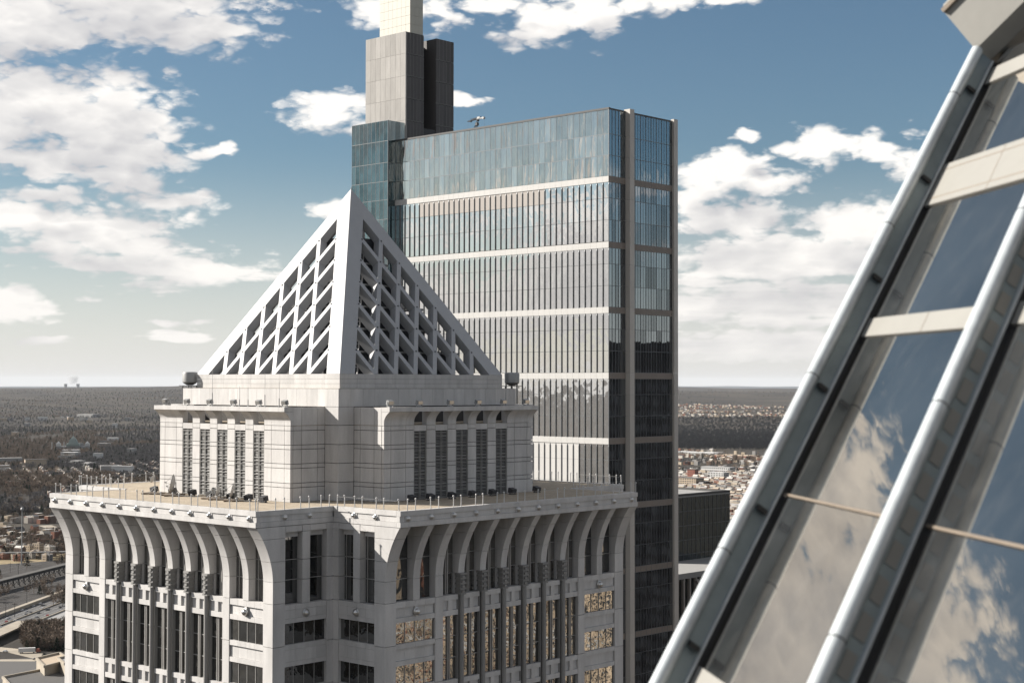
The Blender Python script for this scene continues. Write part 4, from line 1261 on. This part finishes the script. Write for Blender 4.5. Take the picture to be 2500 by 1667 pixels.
# --- rail yard, expressway, viaduct at the lower left
def cp(cx, cy, h=0.0): return gpt(cx * .32953, 1150 + cy * .32953, h)
ASPH = plain('asphalt', (.10, .097, .094), .9, var=.1, scale=.08); CONC = plain('pale_concrete', (.31, .27, .215), .9, var=.1, scale=.1)
BALL = plain('ballast', (.036, .031, .027), .95, var=.2, scale=.05); RAILS = plain('rail_steel', (.17, .16, .15), .5, .5); RUST = plain('dark_trestle', (.022, .021, .021), .8); RUSTD = plain('viaduct_deck', (.085, .08, .074), .9)
GRASS = plain('winter_grass', (.20, .155, .085), .95, var=.2, scale=.05)
def sheet(name, mat, pts, z, kind='structure', parent=None):
    m = MB(); P_ = [Vector((p.x, p.y, z)) for p in pts]; m.add(P_, [tuple(range(len(P_)))])
    o = m.build(name, mat, parent)
    if parent is None and kind: tagged(o, kind=kind)
    return o
def ext(a, b, k): return a + (b - a) * k
def strip(name, mat, c0, c1, w, z, kind='structure', parent=None, thick=0.0):
    """straight strip of width w between two ground points"""
    a, b = Vector((c0.x, c0.y, 0)), Vector((c1.x, c1.y, 0)); d = (b - a).normalized(); n = Vector((-d.y, d.x, 0)) * w / 2
    m = MB()
    if thick: m.prism([a - n + Vector((0, 0, z)), a + n + Vector((0, 0, z)), b + n + Vector((0, 0, z)), b - n + Vector((0, 0, z))], (0, 0, thick))
    else: m.add([a - n + Vector((0, 0, z)), a + n + Vector((0, 0, z)), b + n + Vector((0, 0, z)), b - n + Vector((0, 0, z))], [(0, 1, 2, 3)])
    o = m.build(name, mat, parent)
    if parent is None and kind: tagged(o, kind=kind)
    return o
sheet('rail_yard', BALL, [cp(-900, 700), cp(900, 560), cp(900, 960), cp(0, 1120), cp(-900, 1400)], .05)
for k, (ya, yb) in enumerate(((735, 600), (760, 640), (880, 770), (905, 800), (925, 825), (950, 850), (985, 880), (1010, 900), (1040, 925), (1075, 950))):
    a, b = cp(0, ya), cp(490, yb)
    for e in (-1.2, 1.2):
        dd_ = (b - a).normalized(); nn = Vector((-dd_.y, dd_.x, 0)) * e
        strip('rail', RAILS, ext(a, b, -.9) + nn, ext(a, b, 1.9) + nn, .55, .12)
sheet('grass_bank', GRASS, [cp(-600, 560), cp(0, 600), cp(490, 590), cp(900, 580), cp(900, 640), cp(490, 655), cp(0, 690), cp(-600, 720)], .06)
# elevated railway on steel trestles
vd = empty('railway_viaduct', cp(0, 850)); tagged(vd, 'dark steel railway viaduct on trestles crossing the rail yard', 'viaduct')
a, b = cp(0, 812, 10), cp(490, 690, 10); off0 = -vd.location
A_, B_ = ext(a, b, -1.2), ext(a, b, 2.2)
strip('deck', RUSTD, A_ + off0, B_ + off0, 9, 10 , None, vd, 1.0)
strip('girder', RUST, A_ + off0, B_ + off0, 8, 7.6, None, vd, 2.3)
nseg = 44
for i in range(nseg):
    p = ext(A_, B_, (i + .5) / nseg) + off0; dd_ = (B_ - A_).normalized(); nn = Vector((-dd_.y, dd_.x, 0))
    m = MB()
    for e in (-1, 1):
        m.tube((p + nn * 3.2 * e).to_tuple()[:2] + (7.7,), (p + nn * 4.2 * e).to_tuple()[:2] + (0,), .45, 4)
        m.tube((p + nn * 3.2 * e).to_tuple()[:2] + (7.7,), (p - nn * 4.2 * e + dd_ * 2.2).to_tuple()[:2] + (0,), .28, 4)
    m.build('trestle_leg', RUST, vd)
# road bridge above it
strip('overpass', ASPH, ext(cp(0, 650), cp(490, 640), -1), ext(cp(0, 650), cp(490, 640), 2), 12, 7.0, 'structure', None, 1.2)
strip('park_road', CONC, cp(-400, 190), cp(180, 245), 16, .09)
strip('park_road', CONC, cp(170, 243), cp(420, 300), 14, .10)
strip('park_road', CONC, cp(330, 400), cp(450, 440), 20, .10)
# expressway
ea, eb = cp(0, 1150), cp(490, 962)
E0, E1 = ext(ea, eb, -1.4), ext(ea, eb, 2.4)
strip('expressway', ASPH, E0, E1, 42, .10)
ed = (E1 - E0).normalized(); en = Vector((-ed.y, ed.x, 0))
for off, wd, h, mt in ((24, 5, 3.2, CONC), (-22.5, 1.2, 1.2, CONC), (1, .8, 1.0, CONC)):
    strip('barrier', mt, E0 + en * off, E1 + en * off, wd, .1, 'structure', None, h)
for off in (-15, -8, 8, 15): strip('lane_line', WHITE, E0 + en * off, E1 + en * off, .25, .115)
sheet('river_wall', GREYC, [cp(180, 1140), cp(490, 1010), cp(900, 840), cp(900, 1000), cp(490, 1130), cp(210, 1205)], .09)
shrub = []
for k in range(900):
    cx, cy = rt_.uniform(180, 640), rt_.uniform(1165, 1330)
    if cy > 1165 + (490 - cx) * .09: shrub.append(tuple(cp(cx, cy)))
for k in range(1500):
    cx, cy = rt_.uniform(-300, 640), rt_.uniform(470, 610)
    if vnoise(cx / 80., cy / 30.) > .35: shrub.append(tuple(cp(cx, cy)))
for k in range(900):
    cx, cy = rt_.uniform(-200, 640), rt_.uniform(90, 400)
    if vnoise(cx / 70. + 3, cy / 40.) > .5: shrub.append(tuple(cp(cx, cy)))
for k in range(260):
    cx, cy = rt_.uniform(-100, 640), rt_.uniform(610, 1000)
    if vnoise(cx / 90. + 7, cy / 60.) > .62: shrub.append(tuple(cp(cx, cy)))
strip('ramp', CONC, cp(-300, 1370), cp(188, 1150), 15, 4.0, 'structure', None, 1.3)
strip('ramp', CONC, cp(-300, 1290), cp(120, 1330), 17, .12)
strip('ramp', CONC, cp(100, 1325), cp(330, 1380), 17, .13)
strip('ramp', CONC, cp(-200, 1400), cp(270, 1400), 9, .14)
# vehicles
def car_mesh(mat):
    m = MB(); prof = [(-2.2, .35), (-2.25, .8), (-1.5, .95), (-.9, 1.45), (.7, 1.45), (1.35, .95), (2.15, .82), (2.25, .4)]
    m.prism([(x, -.88, z) for x, z in prof], (0, 1.76, 0)); ids = [0] * len(m.f)
    ids[2 + 2] = 1; ids[2 + 4] = 1
    for x in (-1.35, 1.35):
        for y in (-.9, .72): m.lathe([(.33, 0), (.33, .18)], (x, y, .33), (0, 1, 0), 8); ids += [1] * (len(m.f) - len(ids))
    me = m.mesh('car', [mat, WIN]); me.polygons.foreach_set('material_index', ids); return me
CARS = [(car_mesh(plain('car_' + n, c, .3, .3)), n) for n, c in (('white', (.7, .7, .7)), ('silver', (.45, .45, .46)), ('black', (.02, .02, .022)), ('grey', (.16, .16, .17)), ('red', (.35, .03, .03)))]
ang = math.atan2(ed.y, ed.x)
used = 0
for k in range(46):
    along = rnd.uniform(.32, .92); lane = rnd.choice((-18.5, -11.5, -4.5, 4.8, 11.5, 18.5))
    p = ext(E0, E1, .30 + k * .0092 + rnd.uniform(-.003, .003)) + en * lane
    me, n = CARS[rnd.choice((0, 1, 1, 2, 2, 3, 3, 4))]
    o = link('car', me, None, (p.x, p.y, .12)); o.rotation_euler = (0, 0, ang + (math.pi if lane > 0 else 0))
    tagged(o, 'tiny %s car in the expressway traffic at the lower left' % n, 'car', '%s cars on the expressway' % n)
p = cp(222, 1345); tk = empty('box_truck', p, R(14)); tagged(tk, 'white box truck on the ramp at the lower left', 'truck')
m = MB(); m.box(-9, 4.2, -1.5, 1.5, 1.1, 4.4); m.build('trailer', WHITE, tk)
m = MB(); m.box(4.8, 7.4, -1.3, 1.3, .6, 3.3); m.box(7.2, 8.4, -1.25, 1.25, .6, 1.9); m.build('cab', BRICK, tk)
for x in (-7.5, -6, 3, 6, 7.6): m = MB(); m.lathe([(.55, -1.45), (.55, 1.45)], (x, 0, .55), (0, 1, 0), 10); m.build('wheel', DARK, tk)
for k, (cx, cy, n) in enumerate(((40, 1338, 0), (115, 1112, 1), (330, 1365, 2), (262, 1395, 3))):
    p = cp(cx, cy); me, nm = CARS[n]; o = link('car', me, None, (p.x, p.y, .2)); o.rotation_euler = (0, 0, R(12))
    tagged(o, ('white car on the upper ramp left of the truck', 'silver car at the head of the curved ramp', 'black car on the ramp right of the truck', 'grey car below the truck on the ramp')[k], 'car')
# poles
m = MB(); m.tube((0, 0, 0), (0, 0, 14), .28, 6, .18); m.box(-2.4, 2.4, -.12, .12, 12.2, 12.6); POLE = m.mesh('catenary_pole', RUST)
k = 0
for cx, cy, s_ in ((42, 1075, 1.0), (108, 1080, 1.0), (198, 1000, 1.35), (352, 930, 1.4), (75, 755, .9), (300, 640, .8), (375, 650, .9), (455, 700, 1.0), (250, 650, .8), (135, 770, 1.0)):
    k += 1; o = link('catenary_pole', POLE, None, tuple(cp(cx, cy))); o.scale = (1, 1, s_); o.rotation_euler = (0, 0, R(20))
    tagged(o, 'thin dark catenary pole standing in the rail yard', 'pole', 'catenary poles in the rail yard')
p = cp(160, 645, 8); m = MB(); m.tube((0, 0, 0), (0, 0, 68), .9, 8, .5); m.lathe([(1.6, 66), (2.2, 68), (1.2, 70)], (0, 0, 0), (0, 0, 1), 8)
tagged(m.build('light_mast', GREYM, None, False, (p.x, p.y, 0)), 'tall pale light mast beside the road bridge at the left', 'mast')
# roofs at the very bottom
def roof_house(name, label, corners, h, wall, roofm):
    c = sum((cp(*q, h) for q in corners), Vector()) / len(corners)
    o = empty(name, (c.x, c.y, 0)); tagged(o, label, 'building')
    pl = [Vector((cp(*q, h).x - c.x, cp(*q, h).y - c.y, 0)) for q in corners]
    m = MB(); m.prism(pl, (0, 0, h - .4)); m.build('wall', wall, o)
    m = MB(); m.prism([p_ * .985 + Vector((0, 0, h - .39)) for p_ in pl], (0, 0, .3)); m.build('roof', roofm, o)
    for i in range(len(pl)):
        m = MB(); a_, b_ = pl[i], pl[(i + 1) % len(pl)]; dd_ = (b_ - a_).normalized(); nn = Vector((-dd_.y, dd_.x, 0)) * .7
        m.prism([a_ - nn + Vector((0, 0, h - .38)), a_ + nn + Vector((0, 0, h - .38)), b_ + nn + Vector((0, 0, h - .38)), b_ - nn + Vector((0, 0, h - .38))], (0, 0, 1.7)); m.build('parapet', CONC, o)
    return o
o = roof_house('loading_hall', 'low hall with dark flat roof and cream parapets in the lower left corner', [(20, 1530), (480, 1440), (640, 1560), (200, 1720)], 14, CONC, DRF)
o = roof_house('roof_house', 'cream flat-topped building behind the dark flat roof, lower left', [(270, 1390), (440, 1350), (520, 1400), (330, 1450)], 20, CONC, TANB)
o = roof_house('annex_block', 'square annex with grey roof beside the stone tower foot', [(430, 1390), (560, 1360), (620, 1400), (480, 1430)], 22, CONC, GREYC)
sheet('yard', DRF, [cp(-300, 1400), cp(700, 1370), cp(700, 1750), cp(-300, 1750)], .08)
kind_of = lambda p: vnoise(p[0] / 380. + 11, p[1] / 1100.) * .7 + vnoise(p[0] / 90., p[1] / 260. + 5) * .3
scatter('woods', [p for p in near if kind_of(p) < .5], tcol, 'brown bare winter woods covering the far hills', 'woods')
scatter('grey_woods', [p for p in near if kind_of(p) >= .5], gcol, 'grey bare woods with evergreens on the far hills', 'woods')
scatter('cloud_shaded_wood', dark, pcol, 'belt of wood right of the glass tower, coloured dark as in cloud shadow', 'woods', .9, 1.4)
scatter('shrubs', shrub, tcol, 'bare shrubs and small trees along the rail yard', 'shrubs', .45, .95)

# --- neighbours of the glass tower on the right
ng = empty('dark_office_block', gpt(1700, 1212, 190).to_3d() * 0 + Vector((50.5, 428.0, 0)), TH)
tagged(ng, 'black glass office block with flat grey roof right of the glass tower', 'building')
NGL = glass('black_facade_glass', (.010, .011, .011), .20, (.62, .68, .70), .10, .35)
m = MB(); m.box(-14, 16.4, .3, 30, 0, 189.4); m.build('body', DARK, ng)
zz = [189.6 - 3.9 * i for i in range(13)]
for z1, z0 in zip(zz[:-1], zz[1:]):
    for i in range(14):
        q = piece('block_pane', NGL, ng, -11.6 + i * 2.0, -9.6 + i * 2.0, .1, .2, z0 + .06, z1 - .06); tilt(q, .35)
m = MB()
for i in range(15): m.box(-11.66 + i * 2.0, -11.54 + i * 2.0, .0, .3, 140, 189.6)
for z in zz: m.box(-12, 16.4, .02, .3, z - .07, z + .07)
tagged(m.build('block_mullions', FIN, ng), kind='stuff')
m = MB(); m.box(-14.2, 16.6, 0, 30, 189.5, 189.9); m.build('roof', GREYC, ng)
m = MB(); m.box(-14.2, 16.6, -.02, .5, 189.9, 190.5); m.box(16.1, 16.6, .5, 30, 189.9, 190.5); m.build('coping', COPE, ng)
fr = empty('braced_frame_building', Vector((49.5, 401.0, 0)), TH); tagged(fr, 'dark glazed frame with pale columns and a diagonal brace below the black block', 'building')
zt = 172.4
m = MB(); m.box(-12, 30, 1.0, 22, 0, zt - 1.6); m.build('body', NGL, fr)
m = MB(); m.box(-12.4, 30, .2, 24, zt - 1.4, zt); m.build('roof', GREYC, fr)
for i in range(12):
    piece('frame_column', VENT, fr, -11 + i * 2.6, -10.5 + i * 2.6, .3, 1.0, zt - 60, zt - 1.4)
m = MB(); m.tube((-3.2, .0, zt - 2), (11.5, .0, zt - 24), .55, 4); m.build('brace', VENT, fr)

# --- tall neighbours across the street that the windows mirror
BLACKW = plain('black_curtain_wall', (.012, .012, .013), .4)
def city_block(name, label, loc, rot, w, d, h, wall, bay, fl):
    o = empty(name, loc, rot); tagged(o, label, 'building')
    m = MB(); m.box(-w / 2, w / 2, -d / 2, d / 2, 0, h); m.build('wall', wall, o)
    m = MB()
    z = 6
    while z < h - 3:
        n = int(w / bay)
        for i in range(n):
            x = -w / 2 + (i + .25) * bay
            m.box(x, x + bay * .68, -d / 2 - .12, -d / 2 + .1, z, z + fl * .6); m.box(x, x + bay * .68, d / 2 - .1, d / 2 + .12, z, z + fl * .6)
        n = int(d / bay)
        for i in range(n):
            y = -d / 2 + (i + .25) * bay
            m.box(-w / 2 - .12, -w / 2 + .1, y, y + bay * .68, z, z + fl * .6); m.box(w / 2 - .1, w / 2 + .12, y, y + bay * .68, z, z + fl * .6)
        z += fl
    tagged(m.build('windows', WIN, o), kind='stuff')
    if wall is TANB or wall is HM[4]:
        for i in range(int(d / (bay * 3))):
            y = -d / 2 + i * bay * 3
            piece('pilaster', (WHITE, HM[0], HM[4])[i % 3], o, -w / 2 - .7, -w / 2 + .1, y - .6, y + .8, 0, h)
        for k in range(int(h / 14)): piece('string_course', (WHITE, GREYC)[k % 2], o, -w / 2 - .8, -w / 2 + .1, -d / 2, d / 2, 8 + k * 14, 9.6 + k * 14)
    m = MB(); m.box(-w / 2 + 2, w / 2 - 2, -d / 2 + 2, d / 2 - 2, h, h + 5); m.build('roof_house', wall, o)
    return o
city_block('stone_office_block', 'tan stone office block mirrored in the shaded tower windows', (150, 165, 0), TH, 46, 60, 196, TANB, 6.5, 7.0)
city_block('brick_office_block', 'brown office block mirrored low in the shaded tower windows', (205, 230, 0), TH, 50, 50, 178, HM[4], 4.0, 4.0)
city_block('black_tower', 'black glass tower mirrored in the narrow side of the glass tower', (190, 372, 0), TH, 70, 70, 228, BLACKW, 3.2, 4.0)
city_block('dark_tower', 'dark slab tower mirrored at the foot of the glass tower side', (250, 330, 0), TH, 60, 60, 205, BLACKW, 3.6, 4.0)

# ------------------------------------------------------------------ roof furniture on the stone tower
def tw(F, t, o, z):
    p = Vector(F.p(t, o, z)); p.rotate(Matrix.Rotation(TH, 3, 'Z'))
    return p + Vector((-16.67, 160.13, 0))
def facing(F): return {'L': TH + math.pi, 'R': TH - math.pi / 2, 'F': TH + math.pi / 2, 'B': TH}[F.k]
# floodlights along the ledge of the penthouse
def floodlight(F, t, o, z, label, tiltx=0):
    f = empty('floodlight', tw(F, t, o, z), facing(F)); tagged(f, label, 'floodlight', 'floodlights on the penthouse ledge')
    m = MB(); m.box(-.10, .10, -.35, .35, .25, .27); m.box(-.05, .05, -.36, -.32, .0, .5); m.box(-.05, .05, .32, .36, .0, .5); m.box(-.12, .12, -.2, .2, 0, .08); m.build('bracket', GREYM, f)
    m = MB(); m.prism([(-.22, -.31, .25), (.16, -.31, .20), (.20, -.31, .55), (-.12, -.31, .66)], (0, .62, 0)); m.build('housing', GREYM, f)
    m = MB(); m.prism([(.165, -.27, .23), (.185, -.27, .23), (.225, -.27, .53), (.205, -.27, .53)], (0, .54, 0)); m.build('lens', CHROME, f)
ords = ('leftmost', 'second', 'third', 'fourth', 'fifth', 'sixth')
for i, t in enumerate((-8.9, -5.3, -1.6, 2.1, 5.9, 9.7)):
    floodlight(FL, t, RC - .45, -2.03, ords[i] + ' floodlight on the sunlit ledge of the penthouse, counted from the left')
for i, t in enumerate((-9.7, -6.0, -1.9, 1.9, 5.5, 8.8)):
    floodlight(FR, t, RC - .45, -2.03, ords[i] + ' floodlight on the shaded ledge of the penthouse, counted from the stone corner')
# round drums at the two ends of the plinth
for F, t, lab in ((FL, -12.0, 'grey round drum on a stand at the left end of the pyramid plinth'), (FR, 12.35, 'grey round drum on a stand at the right end of the pyramid plinth')):
    d = empty('drum_tank', tw(F, t, 11.3, -.36), TH); tagged(d, lab, 'tank', 'drums beside the pyramid')
    m = MB(); m.lathe([(.30, .30), (.62, .48), (.76, .62), (.78, 1.5), (.74, 1.62), (.60, 1.66), (.0, 1.68)], (0, 0, 0), (0, 0, 1), 20); m.build('drum', GREYM, d, True)
    m = MB(); m.box(-.8, .8, -.8, .8, .22, .28); m.build('platform', DARK, d)
    for a in (-.5, .5):
        for b in (-.5, .5): m = MB(); m.tube((a, b, 0), (a, b, .24), .05, 6); m.build('leg', DARK, d)
# whip antennas against the attic
for i, (F, t, o, h, lab) in enumerate(((FL, -1.0, RC - .3, 3.6, 'tallest thin whip antenna before the sunlit plinth'), (FL, 3.2, RC - .3, 1.9, 'short rod between two floodlights on the sunlit ledge'),
        (FL, 4.5, RC - .3, 1.8, 'short thick rod antenna right of the short thin rod'), (FL, 7.0, RC - .3, 3.2, 'thin whip antenna near the corner of the sunlit ledge'),
        (FL, 9.2, RC - .2, 2.3, 'dark rod antenna at the corner of the sunlit ledge'), (FR, 5.7, RC - .3, 4.6, 'tall thin whip antenna before the shaded plinth'))):
    m = MB(); m.tube((0, 0, 0), (0, 0, h * .35), .045, 6); m.tube((0, 0, h * .35), (0, 0, h), .02, 5); m.lathe([(.09, 0), (.09, .12)], (0, 0, 0), (0, 0, 1), 8)
    tagged(m.build('whip_antenna', GREYM, None, False, tw(F, t, o, -2.04)), lab, 'antenna', 'antennas on the penthouse ledge')
# satellite dishes on pallets in front of the sunlit wing
def dish(t, o, r, yaw, pitch, label, h=.55, mat=STEEL):
    d = empty('satellite_dish', tw(FL, t, o, -10.69), TH + math.pi + R(yaw)); tagged(d, label, 'satellite dish', 'dishes on the lower roof')
    ax = Vector((math.cos(R(pitch)), 0, math.sin(R(pitch))))
    c = Vector((0, 0, h + r * .85))
    prof = [(r * q, r * .28 * q * q) for q in (0, .2, .4, .6, .8, 1.0)]
    m = MB(); m.lathe(prof + [(r * 1.01, r * .28 + .02), (r * .8, r * .18 - .02), (r * .4, r * .045 - .03), (0, -.03)], c, ax, 22); m.build('reflector', mat, d, True)
    m = MB()
    tip = c + ax * r * .95
    s_ = ax.orthogonal().normalized(); q = ax.cross(s_)
    for k in range(3):
        a = 2.1 * k + .5; m.tube(c + ax * r * .26 + (s_ * math.cos(a) + q * math.sin(a)) * r * .95, tip, .018, 4)
    m.tube(tip - ax * .1, tip + ax * .12, .06, 8); m.build('feed_arm', GREYM, d)
    m = MB(); m.tube((-.12, 0, 0), (-.12, 0, c.z + .2), .05, 8)
    for a in (0, 2.1, 4.2): m.tube((-.12, 0, .7), (math.cos(a) * .7 - .12, math.sin(a) * .7, .05), .03, 5)
    m.build('stand', GREYM, d)
    m = MB()
    for k in range(5): m.box(-.9, .9, -.85 + k * .38, -.62 + k * .38, .10, .14)
    for k in range(3): m.box(-.85 + k * .78, -.70 + k * .78, -.85, .9, 0, .10)
    m.build('pallet', plain('pallet_wood_%d' % int(t * 10 + 200), (.16, .12, .085), .9), d)
dish(-8.2, 18.2, .42, -60, 20, 'small round dish on a mast at the left of the sunlit wing', 1.1)
dish(-4.6, 18.3, .92, -44, 10, 'largest white dish, seen edge-on before the louvers', .35)
dish(-5.6, 17.9, .5, -50, 14, 'narrow white dish leaning beside the largest one', .3)
dish(1.5, 18.2, .42, 100, 30, 'grey dish turned away, right of the middle louver', .3, GREYM)
dish(2.6, 18.4, .62, -46, 10, 'upright white dish seen almost edge-on', .3)
dish(4.9, 18.5, .72, -40, 14, 'white dish nearest the stone corner', .3)
for i, (F, t, o, lab) in enumerate(((FL, -9.6, 17.2, 'black uplight at the far left foot of the penthouse'), (FL, -6.5, 17.2, 'black uplight left of the largest dish'), (FL, -3.0, 17.4, 'black uplight just right of the largest dish'),
        (FL, -.3, 17.3, 'black uplight before the middle louver'), (FL, 3.3, 17.6, 'black uplight behind the upright dish'), (FL, 5.9, 17.6, 'black uplight right of the dish nearest the corner'), (FL, 8.4, 17.8, 'black uplight close to the penthouse corner'),
        (FR, -7.8, 17.4, 'first black uplight along the shaded penthouse wall'), (FR, -5.4, 17.4, 'second black uplight along the shaded penthouse wall'), (FR, -2.6, 17.4, 'third black uplight along the shaded penthouse wall'),
        (FR, .2, 17.4, 'fourth black uplight along the shaded penthouse wall'), (FR, 3.0, 17.4, 'fifth black uplight along the shaded penthouse wall'), (FR, 5.8, 17.4, 'sixth black uplight along the shaded penthouse wall'), (FR, 9.4, 17.4, 'black uplight at the far right foot of the penthouse'))):
    u_ = empty('uplight', tw(F, t, o, -10.69), facing(F)); tagged(u_, lab, 'uplight', 'uplights round the penthouse foot')
    m = MB(); m.prism([(-.35, -.32, .18), (.25, -.32, .12), (.32, -.32, .5), (-.25, -.32, .66)], (0, .64, 0)); m.build('housing', DARK, u_)
    m = MB(); m.box(-.1, .1, -.37, -.33, 0, .45); m.box(-.1, .1, .33, .37, 0, .45); m.box(-.2, .2, -.37, .37, 0, .06); m.build('yoke', DARK, u_)
v_ = empty('roof_vent', tw(FR, 13.5, 12.5, -10.69), TH); tagged(v_, 'dark mushroom vent on the shaded far end of the roof', 'vent')
m = MB(); m.lathe([(.35, 0), (.35, .5), (.55, .52), (.55, .7), (.3, .85), (.0, .9)], (0, 0, 0), (0, 0, 1), 14); m.build('hood', DARK, v_, True)

# ------------------------------------------------------------------ air
hz = MB(); hz.box(-90000, 90000, -90000, 90000, -1.5, 620)
ho = hz.build('haze', None) if False else link('haze', hz.mesh('haze', plain('haze_air', (1, 1, 1))))
hm_, T, out = new_mat('air')
pv = T.new('ShaderNodeVolumePrincipled')
pv.inputs['Color'].default_value = (.86, .92, 1.0, 1)
pv.inputs['Density'].default_value = 0.62e-5
T.l.new(pv.outputs[0], out.inputs['Volume'])
ho.data.materials.clear(); ho.data.materials.append(hm_)
tagged(ho, kind='stuff')
